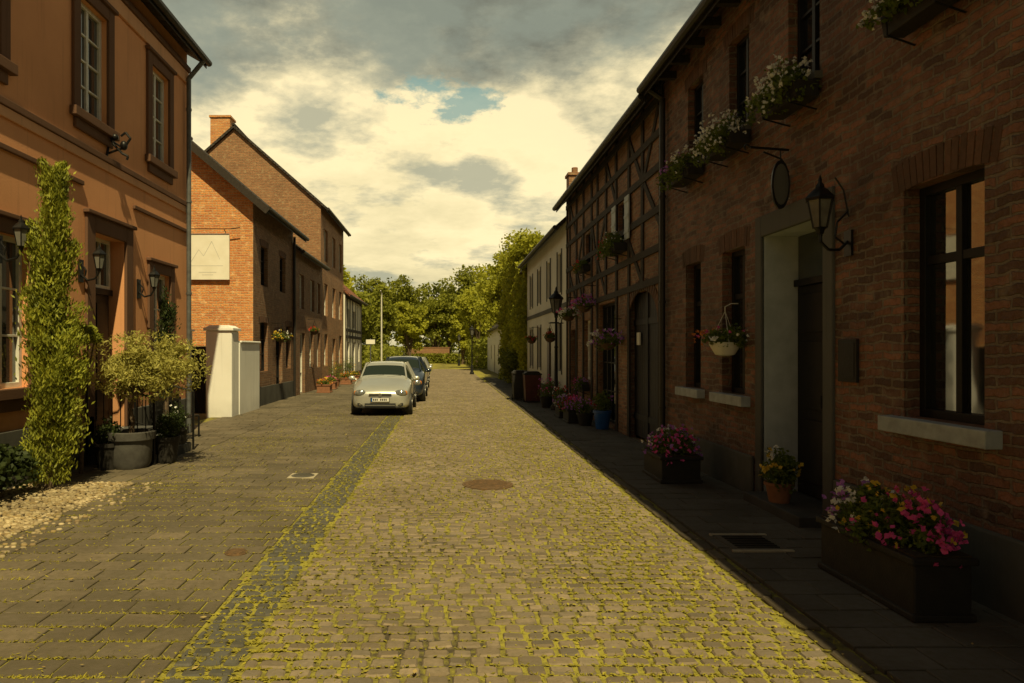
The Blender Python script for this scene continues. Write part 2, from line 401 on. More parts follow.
stones('cobbles',-1.16,2.28,1.5,22.74,.145,SY,.027,'cobble',road,True,wave=.03,zj=.005,edge=.011,tilt=.08,rag=.02)
stones('cobbles_far',-1.16,2.28,22.74,66,.16,.14,.024,'cobble',road,False,wave=.03)
stones('gutter_row',-1.57,-1.17,1.5,24,.135,.125,.026,'gut',road,True,edge=.011,tilt=.06,rag=.012)
stones('gutter_row_far',-1.57,-1.17,24,66,.16,.16,.022,'gut',road,False)
stones('edge_row',2.285,2.44,1.5,40,.17,.30,.018,'slab',road,True,ztop=.010,edge=.01)
pavL=ent('pavement'); stones('slabs',-4.35,-1.58,1.5,26,.42,.235,.016,'slab',pavL,False,zj=.003,jit=.006,edge=.005,tilt=.012)
stones('slabs_wall_side',-6.0,-4.36,9.35,26,.42,.235,.016,'slab',pavL,False,zj=.003,edge=.005,tilt=.012)
stones('slabs_far',-6.0,-1.57,26,66,.5,.4,.018,'slab',pavL,False,zj=.004,edge=.008,tilt=.01)
pavR=ent('pavement'); stones('slabs',2.45,3.78,1.5,45,.40,.30,.012,'slabR',pavR,False,ztop=.02,zj=.003,edge=.005,tilt=.01)
def snap(n,x0,x1,y0,y1,sy,yo,dens,pw=1.7):
    out=[]
    while len(out)<n:
        y=y0+(y1-y0)*rng.random()**pw; x=rng.uniform(x0,x1)
        if rng.random()>dens(x,y): continue
        if rng.random()<.80: y=yo+round((y-yo)/sy)*sy+.03*math.sin(x*1.3+y*.15)*(sy<.2)+rng.normal()*.007
        out.append((x,y,rng.uniform(-.009,.004)))
    return np.array(out)
def dn(x,y):
    patch=.5+.5*math.sin(x*2.1+y*.9)*math.sin(y*1.7-x*1.3)
    e=max(math.exp(-((x-1.7)/.6)**2),.85*math.exp(-((x+1.3)/.4)**2))
    return min(1,.10+.25*patch**2+.7*e*(.5+.5*patch))
P=snap(52000,-1.6,2.3,1.6,26,SY,1.5,dn)
leafmesh('moss',P,.028,.016,['moss'],road,flat=True)
P2=snap(26000,-1.55,2.45,1.6,22,SY,1.5,dn); P2[:,2]+=.006
leafmesh('grass_blades',P2,.028,.005,['moss'],road,dirs=np.tile([0,0,.7],(len(P2),1)),spread=1.0)
dl=lambda x,y:.18+.8*(.5+.5*math.sin(x*1.9+y*.6)*math.sin(y*.8-x))**2
P=snap(18000,-4.3,-1.6,1.6,24,.235,1.5,dl)
leafmesh('moss',P,.034,.014,['moss'],pavL,flat=True)
P=snap(11000,-4.3,-1.6,1.6,20,.235,1.5,dl); P[:,2]+=.008
leafmesh('grass_blades',P,.035,.006,['moss'],pavL,dirs=np.tile([0,0,.7],(len(P),1)),spread=1.0)
P=np.column_stack([rng.uniform(-4.3,3.2,260),1.8+16*rng.random(260)**1.5,rng.uniform(.008,.025,260)])
leafmesh('fallen_leaves',P,.04,.022,['dryleaf'],None,flat=True).name='fallen_leaves'
ps=ent('pebble_bed'); n=6500; V=[];F=[];k=0
mb=MB(); mb.poly([(-5.64,-2,-.008),(-4.36,-2,-.008),(-4.36,9.34,-.008),(-5.64,9.34,-.008)]); mb.make('bed',['soil'],ps)
for i in range(n):
    q_=R(0,1)
    x=R(-5.6,-4.2) if q_<.95 else R(-4.35,-3.8); y=R(3.5,9.5); r=R(.010,.030); 
    h=r*R(.5,.8); a=R(0,6.28); z=-.004+h*.4
    for (rr,dz) in ((.8,-.6),(1,0),(.6,.75)):
        for q in range(6):
            t=a+q*math.pi/3; V.append((x+r*rr*1.2*math.cos(t),y+r*rr*math.sin(t),z+h*dz))
    for l in range(2):
        for q in range(6):
            q2=(q+1)%6; F.append((k+l*6+q,k+l*6+q2,k+(l+1)*6+q2,k+(l+1)*6+q))
    F.append(tuple(k+12+q for q in range(6))); k+=18
npmesh('pebbles',np.array(V),F,['pebble'],ps,smooth=True)
def manhole(name,x,y,r,sq,m1,m2):
    o=ent(name); mb=MB()
    if sq: mb.box(x-r*1.25,x+r*1.25,y-r*1.25,y+r*1.25,-.05,.008,1)
    mb.lathe(x,y,[(r*1.1,-.05),(r*1.1,.010),(r*1.02,.013)],28,0)
    mb.lathe(x,y,[(r,-.05),(r,.017),(r*.96,.018)],28,0)
    for i in range(-3,4):
        l=math.sqrt(max(0,1-(i/4.2)**2))*r*.85; mb.box(x-l,x+l,y+i*r/4.2-.008,y+i*r/4.2+.008,.018,.024,0)
    mb.make('cover',[m1,m2],o,True)
manhole('manhole_cover',.57,9.35,.31,False,'rust','gut')
manhole('manhole_cover',-2.03,10.0,.15,True,'gut','concrete')
manhole('manhole_cover',-1.85,6.2,.09,False,'rust','gut')
o=ent('drain_grate'); mb=MB(); mb.box(2.56,3.06,6.2,6.7,-.05,.03,1)
for i in range(7): mb.box(2.62,3.0,6.27+i*.058,6.29+i*.058,.03,.037,0)
mb.make('grate',['iron','slabR'],o)
mb=MB(); mb.box(2.54,3.08,6.16,6.2,-.05,.034); mb.box(2.54,3.08,6.7,6.74,-.05,.034); mb.make('frame',['concrete'],o)

# ------------------------------------------------------------ building helpers
def facade(parent,X,into,y0,y1,z0,z1,ops,wm,depth=.22,rm=None,name='wall'):
    mb=MB(); ys=sorted({y0,y1,*[a for o in ops for a in o[:2]]}); zs=sorted({z0,z1,*[a for o in ops for a in o[2:4]]})
    ys=[y for y in ys if y0<=y<=y1]; zs=[z for z in zs if z0<=z<=z1]
    for i in range(len(ys)-1):
        for j in range(len(zs)-1):
            cy=(ys[i]+ys[i+1])/2; cz=(zs[j]+zs[j+1])/2
            if any(o[0]<cy<o[1] and o[2]<cz<o[3] for o in ops): continue
            q=[(X,ys[i],zs[j]),(X,ys[i+1],zs[j]),(X,ys[i+1],zs[j+1]),(X,ys[i],zs[j+1])]
            if into>0: q=q[::-1]
            mb.poly(q,0)
    for o in ops:
        d=o[4] if len(o)>4 else depth; mi=o[5] if len(o)>5 else 0
        Xi=X+into*d; a,b,c,e=o[:4]
        mb.poly([(X,a,c),(X,a,e),(Xi,a,e),(Xi,a,c)],mi); mb.poly([(X,b,c),(Xi,b,c),(Xi,b,e),(X,b,e)],mi)
        mb.poly([(X,a,e),(X,b,e),(Xi,b,e),(Xi,a,e)],mi); mb.poly([(X,a,c),(Xi,a,c),(Xi,b,c),(X,b,c)],mi)
    return mb.make(name,[wm,rm or wm],parent)
def window(parent,X,into,a,b,c,e,d=.15,fm='dark',gm='glass',cols=2,rows=3,transom=None,fw=.06,bw=.03,name='window'):
    mb=MB(); x0=X+into*d; x1=x0+into*.06; xg=x0+into*.045
    mb.box(x0,x1,a,a+fw,c,e); mb.box(x0,x1,b-fw,b,c,e)
    mb.box(x0,x1,a+fw,b-fw,e-fw,e); mb.box(x0,x1,a+fw,b-fw,c,c+fw)
    ia,ib,ic,ie=a+fw,b-fw,c+fw,e-fw
    for i in range(1,cols):
        y=ia+(ib-ia)*i/cols; k=bw*1.5 if (cols==2) else bw
        mb.box(x0+into*.008,x1-into*.004,y-k/2-.01,y+k/2+.01,ic,ie)
    zs=[ic+(ie-ic)*i/rows for i in range(1,rows)] if transom is None else [transom]
    for z in zs:
        k=bw if transom is None else .07
        mb.box(x0+into*.014,x1-into*.006,ia,ib,z-k/2,z+k/2)
    mb.make(name+'_frame',[fm],parent,bevel=.004)
    g_=MB(); q=[(xg,ia-.01,ic-.01),(xg,ib+.01,ic-.01),(xg,ib+.01,ie+.01),(xg,ia-.01,ie+.01)]
    if into>0:q=q[::-1]
    g_.poly(q); g_.make(name+'_glass',[gm],parent)
def sill(parent,X,into,a,b,z,h=.09,out=.1,m='sill',ext=.1):
    mb=MB(); mb.box(X-into*out,X+into*.12,a-ext,b+ext,z-h,z-.002); mb.make('sill',[m],parent,bevel=.008)
def lintel(parent,X,into,a,b,z,h=.24,m='soldier'):
    mb=MB(); y=a-.12; c=(a+b)/2; hw=(b-a)/2+.12
    while y<b+.12-.03:
        t=(y+.035-c)/hw; rise=.05*(1-t*t)
        lean=t*.05
        mb.beam((X+into*.02,y+.035,z+rise-.035),(X+into*.02,y+.035+lean,z+rise+h-.035+R(-.006,.006)),.063,.026+R(-.003,.003),(-into,0,0))
        y+=.074
    mb.make('lintel',[m],parent)
def shell(parent,X,into,y0,y1,zt,depth,rh,wm,rm,over=.35,verge=(0,0),gm=None,th=.14,gutter='gutter'):
    X2=X+into*depth; Xr=X+into*depth/2; sl=rh/(depth/2)
    mb=MB()
    for y in (y0+.01,y1-.01):
        mb.poly([(X,y,-.05),(X2,y,-.05),(X2,y,zt),(Xr,y,zt+rh),(X,y,zt)],0)
    mb.poly([(X2,y0,-.05),(X2,y1,-.05),(X2,y1,zt),(X2,y0,zt)],0)
    mb.make('gable_walls',[gm or wm],parent)
    mb=MB(); xe=X-into*over; ze=zt-over*sl
    ya,yb=y0-verge[0],y1+verge[1]; ov=.012
    mb.prism([(xe,ze+ov),(Xr,zt+rh+ov),(Xr,zt+rh+th+ov),(xe,ze+th+ov)],ya,yb,0)
    xe2=X2+into*over
    mb.prism([(xe2,ze+ov),(Xr+into*.001,zt+rh+ov),(Xr+into*.001,zt+rh+th+ov),(xe2,ze+th+ov)],ya,yb,0)
    mb.cyl((Xr,ya,zt+rh+th+.02),(Xr,yb,zt+rh+th+.02),.09,n=8)
    mb.make('roof',[rm],parent)
    mb=MB(); mb.cyl((xe-into*.075,ya,ze+.05),(xe-into*.075,yb,ze+.05),.07,n=10)
    mb.box(xe-into*.004,xe-into*.022,ya,yb,ze-.06,ze+th)
    mb.make('gutter',[gutter],parent)
    return xe,ze
def bloom(parent,c,r,nl,nf,fms,lm='leaff',ls=.05,fs=.045,trail=0):
    c=np.asarray(c,float); r=np.asarray(r,float)
    P=np.vstack([ellpts(c,r*.85,nl//2,.2),clumps(c,r*.9,12,nl-nl//2,float(min(r))*.6)[0]])
    if trail:
        k=nl//3; t=rng.random(k); yy=np.round(rng.uniform(-1,1,k)*5)/5
        P=np.vstack([P,np.column_stack([c[0]-math.copysign(1,c[0])*(r[0]*.8-.03*t)+rng.normal(size=k)*.03,c[1]+yy*r[1]+rng.normal(size=k)*.04,c[2]-t*trail*(.6+.4*np.sin(yy*9))])])
    leafmesh('leaves',P,ls,ls*.6,[lm],parent)
    if nf:
        d=ellpts((0,0,0),(1,1,1),nf,.88); d[:,2]=np.abs(d[:,2])*1.1-.3*(rng.random(nf)<.35)
        g0=d[rng.integers(0,max(3,nf//5),nf)]
        d=np.where((rng.random(nf)<.65)[:,None],g0+rng.normal(size=(nf,3))*.13,d)
        Pc=c+d*r
        if trail: Pc[:nf//3,2]-=trail*rng.random(nf//3)*.7; Pc[:nf//3,0]=c[0]-math.copysign(1,c[0])*r[0]*.9
        Q=np.repeat(Pc,3,0)+rng.normal(size=(nf*3,3))*fs*.2
        mi=np.clip(((d[:,1]*.5+.5+rng.normal(size=nf)*.15)*len(fms)).astype(int),0,len(fms)-1)
        leafmesh('blossoms',Q,fs,fs*.8,fms,parent,np.repeat(mi,3))
def flowerbox(name,X,into,a,b,z,fms,h=.17,w_=.2,nl=500,nf=90,rz=.17,bm='boxdark',trail=.2):
    o=ent(name); mb=MB()
    x0=X-into*.03; x1=X-into*(.03+w_)
    mb.prism([(x0,z),(x1+into*.03,z),(x1,z+h),(x0,z+h)],a,b); mb.make('box',[bm],o,bevel=.008)
    mb=MB()
    for y in (a+.1,b-.1):
        mb.tube([(X-into*.005,y,z-.1),(x1,y,z-.02),(x1-into*.012,y,z+h*.7)],.009,6)
    mb.make('bracket',['iron'],o)
    bloom(o,((x0+x1)/2-into*.04,(a+b)/2,z+h+.02),(w_*.9,(b-a)/2+.08,rz),nl,nf,fms,fs=.038,trail=trail)
    return o
def lantern(mb,x,y,z,s=1.0,gi=1,n=4):
    mb.lathe(x,y,[(.035*s,z-.05*s),(.05*s,z),(.075*s,z+.02*s)],n if n>4 else 8,0)
    ph=math.pi/4 if n==4 else 0
    mb.lathe(x,y,[(.07*s,z+.02*s),(.125*s,z+.30*s)],n,gi,ph)
    for i in range(n):
        t=2*math.pi*i/n+ph
        mb.cyl((x+.072*s*math.cos(t),y+.072*s*math.sin(t),z+.02*s),(x+.128*s*math.cos(t),y+.128*s*math.sin(t),z+.30*s),.009*s,n=6)
    mb.lathe(x,y,[(.15*s,z+.30*s),(.155*s,z+.325*s),(.09*s,z+.40*s),(.05*s,z+.43*s),(.045*s,z+.46*s),(.02*s,z+.49*s),(.02*s,z+.52*s),(.004*s,z+.57*s)],n,0,ph)

# ============================================================ RIGHT brick house
h=ent('brick_house'); X=3.80
g_ops=[(4.93,5.80,1.25,3.13,.2),(7.0,8.36,.0,3.15,.42,1),(8.87,9.60,1.22,3.13,.2),(10.4,11.05,1.22,3.13,.2),(1.8,2.7,1.25,3.13,.2)]
u_ops=[(4.9,5.75,4.62,5.88,.18),(7.1,7.75,4.62,5.88,.18),(8.75,9.36,4.62,5.88,.18),(10.3,10.95,4.62,5.88,.18),(2.4,3.2,4.62,5.88,.18)]
facade(h,X,1,-7,12.1,-.05,6.54,g_ops+u_ops,'brickR',rm='jamb')
shell(h,X,1,-7,12.1,6.54,8.4,3.6,'brickR','roof',over=.35)
for a,b,c,e in [o[:4] for o in g_ops if o[2]>.5]:
    window(h,X,1,a,b,c,e,.13,'dark',cols=2,rows=1,transom=c+(e-c)*.68,fw=.07); lintel(h,X,1,a,b,e)
    sill(h,X,1,a,b,c,h=.13,out=.12,ext=.16)
for a,b,c,e in [o[:4] for o in u_ops]:
    window(h,X,1,a,b,c,e,.10,'dark',cols=2,rows=3,fw=.05); lintel(h,X,1,a,b,e,.2)
    sill(h,X,1,a,b,c,h=.08,out=.08,ext=.06,m='stone')
mb=MB(); mb.box(X-.05,X-.003,-7,6.78,-.05,.55); mb.box(X-.05,X-.003,8.58,12.08,-.05,.50); mb.make('plinth',['plinth'],h,bevel=.02)
mb=MB(); mb.box(X-.03,X+.02,6.82,7.0,-.02,3.4); mb.box(X-.03,X+.02,8.36,8.52,-.02,3.4); mb.box(X-.032,X+.02,7.0,8.36,3.15,3.4)
mb.make('door_surround',['stone'],h,bevel=.012)
mb=MB(); xd=X+.40
mb.box(xd,xd+.05,7.02,8.34,.12,2.55)
for (a,b) in ((7.1,7.62),(7.74,8.26)):
    for (c,e) in ((.28,1.0),(1.12,1.9),(2.0,2.45)): mb.box(xd-.018,xd,a,b,c,e)
mb.box(xd-.05,xd,7.02,8.34,2.55,2.63); mb.cyl((xd-.06,7.7,1.15),(xd-.06,7.7,1.3),.014)
mb.make('door',['dark'],h,bevel=.008)
mb=MB(); mb.poly([(xd+.01,7.02,2.63),(xd+.01,7.02,3.15),(xd+.01,8.34,3.15),(xd+.01,8.34,2.63)]); mb.make('fanlight',['glass'],h)
mb=MB(); mb.box(X-.25,X+.4,7.02,8.34,-.02,.12); mb.make('door_step',['stone'],h,bevel=.012)
mb=MB(); mb.cyl((X-.08,11.98,0),(X-.08,11.98,6.1),.05); mb.tube([(X-.08,11.98,6.1),(X-.38,11.98,6.3)],.05)
for z in (.8,2.6,4.4): mb.cyl((X-.08,11.98,z),(X-.08,11.98,z+.04),.062)
mb.make('downpipe',['gutter'],h,True)
mb=MB()
y=-6.5
while y<12: mb.box(X-.33,X,y,y+.1,6.32-.06,6.36+.02); y+=.62
mb.make('rafter_ends',['timber'],h)
o=ent('wall_plaque'); mb=MB(); mb.box(X-.03,X-.002,6.42,6.72,1.5,1.9); mb.box(X-.035,X-.03,6.45,6.69,1.53,1.87); mb.make('plate',['boxdark'],o,bevel=.006)
o=ent('wall_lantern'); mb=MB(); lantern(mb,3.52,6.57,2.93,.9,1,6)
mb.tube([(3.78,6.57,2.82),(3.70,6.57,2.74),(3.60,6.57,2.74),(3.52,6.57,2.82),(3.52,6.57,2.9)],.014,8)
mb.tube([(3.78,6.57,3.1),(3.68,6.57,3.0),(3.66,6.57,2.86),(3.74,6.57,2.8)],.01,8)
mb.tube([(3.79,6.57,3.05),(3.74,6.57,3.3),(3.66,6.57,3.42)],.008,6)
mb.box(3.775,3.797,6.51,6.63,2.68,2.92); mb.make('lantern',['iron','lampglass'],o,True)
o=ent('hanging_sign'); mb=MB()
mb.tube([(3.78,7.7,4.0),(3.36,7.7,4.03)],.014,8); mb.tube([(3.78,7.7,3.75),(3.70,7.7,3.9),(3.5,7.7,3.98)],.01,8)
mb.tube([(3.36,7.7,4.03),(3.31,7.7,4.06),(3.29,7.7,4.03),(3.31,7.7,4.0)],.01,8)
mb.tube([(3.69,7.7,4.0),(3.69,7.7,3.88)],.008,6)
mb.make('bracket',['iron'],o,True)
mb=MB(); pts=[]
for i in range(20):
    t=2*math.pi*i/20; pts.append((3.69+.10*math.cos(t),3.62+.27*math.sin(t)))
mb.prism(pts,7.69,7.72); pts2=[(3.69+(a-3.69)*.8,3.62+(b-3.62)*.84) for a,b in pts]; mb.prism(pts2,7.682,7.728,1)
mb.make('shield',['iron','stone'],o)
flowerbox('window_flower_box',X,1,5.0,5.75,4.36,['fw','fw'],nf=130,nl=900,trail=.1)
flowerbox('window_flower_box',X,1,7.05,7.8,4.36,['fw','fw'],nf=170,nl=1600,rz=.27,w_=.27,trail=.25)
flowerbox('window_flower_box',X,1,8.65,9.5,4.36,['fw','fw'],nf=210,nl=1700,rz=.26,w_=.27,trail=.3)
flowerbox('window_flower_box',X,1,10.2,11.05,4.36,['fw','fv'],nf=80,nl=1500,rz=.26,w_=.26,trail=.3)
o=ent('hanging_basket'); mb=MB(); bx,by=3.62,9.05
mb.lathe(bx,by,[(.05,1.72),(.12,1.74),(.19,1.86),(.20,1.90)],18); mb.make('basket',['wframe'],o,True)
mb=MB()
for i in range(3):
    t=i*2.09+.4; mb.cyl((bx+.19*math.cos(t),by+.19*math.sin(t),1.9),(bx,by,2.3),.004,n=5)
mb.tube([(bx,by,2.3),(bx,by,2.36),(3.7,by,2.4),(3.79,by,2.4)],.006,6)
mb.make('hanger',['wframe'],o)
bloom(o,(bx,by,1.95),(.34,.36,.16),1700,60,['fw','fp','fo'],fs=.04)
def planter(name,x0,x1,y0,y1,hh,fms,rz=.22,nl=1500,nf=200,bm='boxdark',z0=.02,ls=.055,fs=.05):
    o=ent(name); mb=MB(); cx=(x0+x1)/2; cy=(y0+y1)/2
    k=.03
    mb.box(x0+k,x1-k,y0+k,y1-k,z0,z0+hh-.05); mb.box(x0,x1,y0,y1,z0+hh-.05,z0+hh)
    mb.box(x0+.01,x1-.01,y0+.01,y1-.01,z0,z0+.05)
    mb.make('trough',[bm],o,bevel=.012)
    mb=MB(); mb.box(x0+.03,x1-.03,y0+.03,y1-.03,z0+hh,z0+hh+.012); mb.make('soil',['soil'],o)
    bloom(o,(cx,cy,z0+hh+.04),((x1-x0)/2+.05,(y1-y0)/2+.06,rz),nl,nf,fms,ls=ls,fs=fs)
    return o
planter('flower_trough',3.04,3.48,4.55,5.75,.42,['fp','fp','fy','fw','fv'],rz=.32,nl=6500,nf=340,fs=.042,ls=.042)
planter('flower_trough',2.86,3.44,9.3,10.2,.36,['fp','fv','fw'],rz=.30,nl=3200,nf=180,fs=.045)
def pot(name,x,y,r,hh,m,fms,rc,rz,nl=500,nf=50,z0=.022,lm='leaff'):
    o=ent(name); mb=MB(); mb.lathe(x,y,[(r*.7,z0),(r*.95,z0+hh*.85),(r*1.06,z0+hh*.86),(r*1.06,z0+hh),(r*.9,z0+hh),(r*.88,z0+hh*.93)],20); mb.make('pot',[m],o,True)
    bloom(o,(x,y,z0+hh+rz*.5),(rc,rc,rz),nl,nf,fms,lm=lm); return o
pot('flower_pot',3.70,7.75,.15,.22,'terra',['fy','fw'],.22,.24,1400,40,z0=.12)

# ============================================================ barn (timber framed)
h=ent('half_timbered_barn'); y0,y1=12.11,21.8
ops=[(12.45,14.5,0,2.95,.15),(15.6,17.3,.1,2.9,.15),(18.3,19.1,1.0,2.6,.15),(20.1,21.1,0,2.4,.15),(14.6,15.3,4.1,4.95,.12),(18.2,18.9,4.1,4.9,.12)]
facade(h,X,1,y0,y1,-.05,6.42,ops,'brickB'); shell(h,X,1,y0,y1,6.42,8.6,3.7,'brickB','roof',over=.32)
mb=MB(); xo=X+.0
pr=(-1,0,0)
for y in (12.3,13.4,14.45,15.45,16.45,17.45,18.1,19.2,20.1,21.2,21.7):
    z0=3.05 if (12.4<y<14.4 or 15.6<y<17.3 or 18.3<y<19.1 or 20.2<y<21.1) else 0
    mb.beam((xo,y+R(-.04,.04),z0),(xo,y+R(-.07,.07),6.4),.15,.03+R(0,.004),pr)
for i,(za,zb) in enumerate(((3.05,3.0),(3.62,3.6),(4.3,4.25),(5.05,5.02),(5.65,5.6),(6.25,6.2))):
    mb.beam((xo,y0+.02,za),(xo,y1-.02,zb),.13,.036+.002*i,pr)
for (a,za,b,zb) in ((12.35,4.05,13.35,5.0),(13.45,3.1,14.4,4.0),(15.5,5.05,16.4,6.15),(16.5,3.1,17.4,4.0),(17.5,4.0,18.0,5.0),(19.25,5.0,20.05,4.05),(20.15,3.1,21.15,4.0),(12.4,6.15,13.3,5.1),(13.5,5.1,14.4,6.1),(19.25,3.1,20.0,3.95),(20.2,5.1,21.1,6.1),(16.5,5.0,17.4,4.05)):
    mb.beam((xo,a,za),(xo,b,zb),.12,.026,pr)
mb.make('timber_frame',['timber'],h)
mb=MB(); xd=X+.12
for (a,b,zt) in ((12.47,14.48,2.93),):
    n=14
    for i in range(n): 
        ya=a+(b-a)*i/n; mb.box(xd,xd+.04,ya+.004,ya+(b-a)/n-.004,.06,zt)
    mb.box(xd-.02,xd,a,b,.4,.52); mb.box(xd-.02,xd,a,b,2.3,2.42); mb.box(xd-.03,xd,(a+b)/2-.04,(a+b)/2+.04,.06,zt)
mb.make('barn_door',['barn'],h)
mb=MB(); c=(12.45+14.5)/2; pts=[]
for i in range(13):
    t=math.pi*i/12; pts.append((X-.004,c+1.02*math.cos(t),2.3+.65*math.sin(t)))
for i in range(12):
    mb.poly([pts[i],(X-.004,pts[i][1],2.96),(X-.004,pts[i+1][1],2.96),pts[i+1]])
mb.make('arch_head',['brickB'],h)
mb=MB()
for i in range(24):
    t=math.pi*(i+.5)/24; p=Vector((X,c+1.02*math.cos(t),2.3+.65*math.sin(t))); q=Vector((X,c+1.24*math.cos(t),2.3+.87*math.sin(t)))
    mb.beam(p,q,.1,.02,pr)
mb.make('arch_bricks',['soldier'],h)
window(h,X,1,15.6,17.3,.1,2.9,.1,'dark',cols=4,rows=4); window(h,X,1,18.3,19.1,1.0,2.6,.1,'wframe',cols=2,rows=3)
window(h,X,1,14.6,15.3,4.1,4.95,.08,'dark',cols=2,rows=2); window(h,X,1,18.2,18.9,4.1,4.9,.08,'dark',cols=2,rows=2)
mb=MB(); mb.box(xd,xd+.04,20.1,21.1,0,2.4); mb.box(xd-.01,xd,20.2,21.0,.2,1.1); mb.box(xd-.01,xd,20.2,21.0,1.3,2.2); mb.make('door',['dark'],h)
mb=MB()
for (a,b) in ((14.22,14.56),(15.34,15.68)):
    mb.box(X-.075,X-.05,a,b,4.08,4.97)
    for q in range(3): mb.box(X-.088,X-.075,a+.01,b-.01,4.2+q*.32,4.26+q*.32)
mb.make('shutters',['jamb'],h,bevel=.004)
mb=MB(); mb.box(X+.06,X+.088,13.9,14.1,1.9,2.15) ; mb.make('notice',['wframe'],h)
flowerbox('window_flower_box',X,1,14.5,15.45,3.86,['fw','fr'],nf=50,nl=1600,rz=.3,w_=.28,trail=.3)
flowerbox('window_flower_box',X,1,18.2,18.95,3.86,['fr','fo'],nf=40,nl=900,trail=.2)
flowerbox('window_flower_box',X,1,18.3,19.1,.72,['fv','fp'],nf=60,nl=700)
def wbasket(x,y,z,fms,r=.25,nf=36):
    o=ent('hanging_basket'); mb=MB(); mb.lathe(x,y,[(.04,z-.15),(.14,z-.1),(.19,z)],14); mb.make('basket',['wood'],o,True)
    mb=MB()
    sgn=1 if x>0 else -1; xw=3.8 if x>0 else -5.95
    for i in range(3):
        t=i*2.09; mb.cyl((x+.18*math.cos(t),y+.18*math.sin(t),z),(x,y,z+.45),.005,n=5)
    mb.tube([(x,y,z+.45),(x,y,z+.52),(xw-sgn*.01,y,z+.52)],.009,6); mb.make('hanger',['iron'],o)
    bloom(o,(x,y,z+.06),(r,r,r*.6),700,nf,fms,fs=.055)
wbasket(3.5,15.05,1.95,['fv','fw','fv'],.38,110)
wbasket(3.5,17.6,2.9,['fv','fp'],.32,80); wbasket(3.45,19.6,2.75,['fw','fp'],.32,80)
pot('flower_pot',3.55,15.8,.2,.42,'blue',['fv','fr'],.27,.3,900,14)
pot('flower_pot',3.3,16.5,.2,.3,'boxdark',['fv','fp'],.27,.24,700,70)
planter('flower_trough',2.95,3.35,16.9,17.7,.34,['fv','fp','fr'],nl=1400,nf=140)
planter('flower_trough',2.95,3.3,18.2,19.0,.32,['fv','fw'],nl=1100,nf=100,bm='boxdark')
pot('flower_pot',3.3,19.9,.2,.3,'terra',['fr','fw'],.28,.3,700,50)
pot('flower_pot',3.15,21.6,.22,.35,'boxdark',['fp','fv'],.3,.35,700,50)
pot('flower_pot',3.5,22.8,.22,.35,'potgrey',['fp','fw'],.3,.35,600,30)
def streetlamp(x,y,hh,s=1.0):
    o=ent('street_lamp'); mb=MB()
    mb.lathe(x,y,[(.16*s,0),(.16*s,.12),(.11*s,.2),(.12*s,.5),(.08*s,.62),(.055*s,.7),(.045*s,hh*.5),(.06*s,hh*.5+.03),(.04*s,hh*.5+.08),(.035*s,hh-.95),(.06*s,hh-.92),(.03*s,hh-.85)],14)
    mb.cyl((x-.22,y,hh-1.1),(x+.22,y,hh-1.1),.014,n=6)
    lantern(mb,x,y,hh-.82,1.42*s,1,6)
    mb.make('post',['iron','lampglass'],o,True)
streetlamp(3.3,20.8,3.7); streetlamp(2.0,52,3.7); streetlamp(1.6,80,3.7)
def bin_(x,y,m):
    o=ent('wheelie_bin'); mb=MB(); k=len(mb.v)
    for (z,a,b) in ((.06,.24,.26),(.95,.28,.31)):
        mb.v+=[(x-a,y-b,z),(x+a,y-b,z),(x+a,y+b,z),(x-a,y+b,z)]
    for f in ((3,2,1,0),(4,5,6,7),(0,1,5,4),(1,2,6,5),(2,3,7,6),(3,0,4,7)): mb.f.append(f); mb.m.append(0)
    mb.box(x-.30,x+.30,y-.34,y+.33,.952,1.0,1); mb.prism([(x-.27,1.001),(x+.27,1.001),(x+.2,1.07),(x-.2,1.07)],y-.3,y+.3,1)
    mb.cyl((x-.27,y+.24,.1),(x-.21,y+.24,.1),.1,n=14,m=1); mb.cyl((x+.21,y+.24,.1),(x+.27,y+.24,.1),.1,n=14,m=1)
    mb.cyl((x-.22,y+.37,1.0),(x+.22,y+.37,1.0),.018,m=1); mb.make('body',[m,'boxdark'],o,bevel=.012)
bin_(2.98,24.0,'binred'); bin_(2.70,25.2,'boxdark')

# ============================================================ white house
h=ent('white_house'); y0,y1=21.82,32.4
ops=[(22.8,23.6,3.7,5.0),(25.2,26.0,3.7,5.0),(27.8,28.6,3.7,5.0),(30.3,31.1,3.7,5.0),(22.8,23.7,1.1,2.7),(25.1,26.1,0,2.6),(27.7,28.6,1.1,2.7),(30.2,31.1,1.1,2.7)]
facade(h,X,1,y0,y1,-.05,5.85,ops,'whitewall'); shell(h,X,1,y0,y1,5.85,8,3.6,'whitewall','roof',over=.3)
for o in ops: window(h,X,1,*o[:4],.08,'dark' if o[2]>.5 else 'wood',cols=2,rows=3)
mb=MB(); mb.box(X-.04,X-.002,y0,y1,-.05,.5); mb.box(X-.03,X-.002,y0,y1,3.15,3.3)
for o in ops:
    if o[2]>.5: mb.box(X-.03,X-.002,o[0]-.1,o[0]-.003,o[2]-.1,o[3]+.1); mb.box(X-.03,X-.002,o[1]+.003,o[1]+.1,o[2]-.1,o[3]+.1)
mb.make('plinth_and_band',['plinth'],h)
mb=MB(); mb.box(4.75,5.3,26.8,27.4,6.4,8.5); mb.box(4.7,5.35,26.75,27.45,8.5,8.6); mb.cyl((5.02,27.1,8.6),(5.02,27.1,8.85),.12); mb.make('chimney',['brickF'],h)
for y in (23.3,28.3): wbasket(3.5,y,2.2,['fr','fo'])
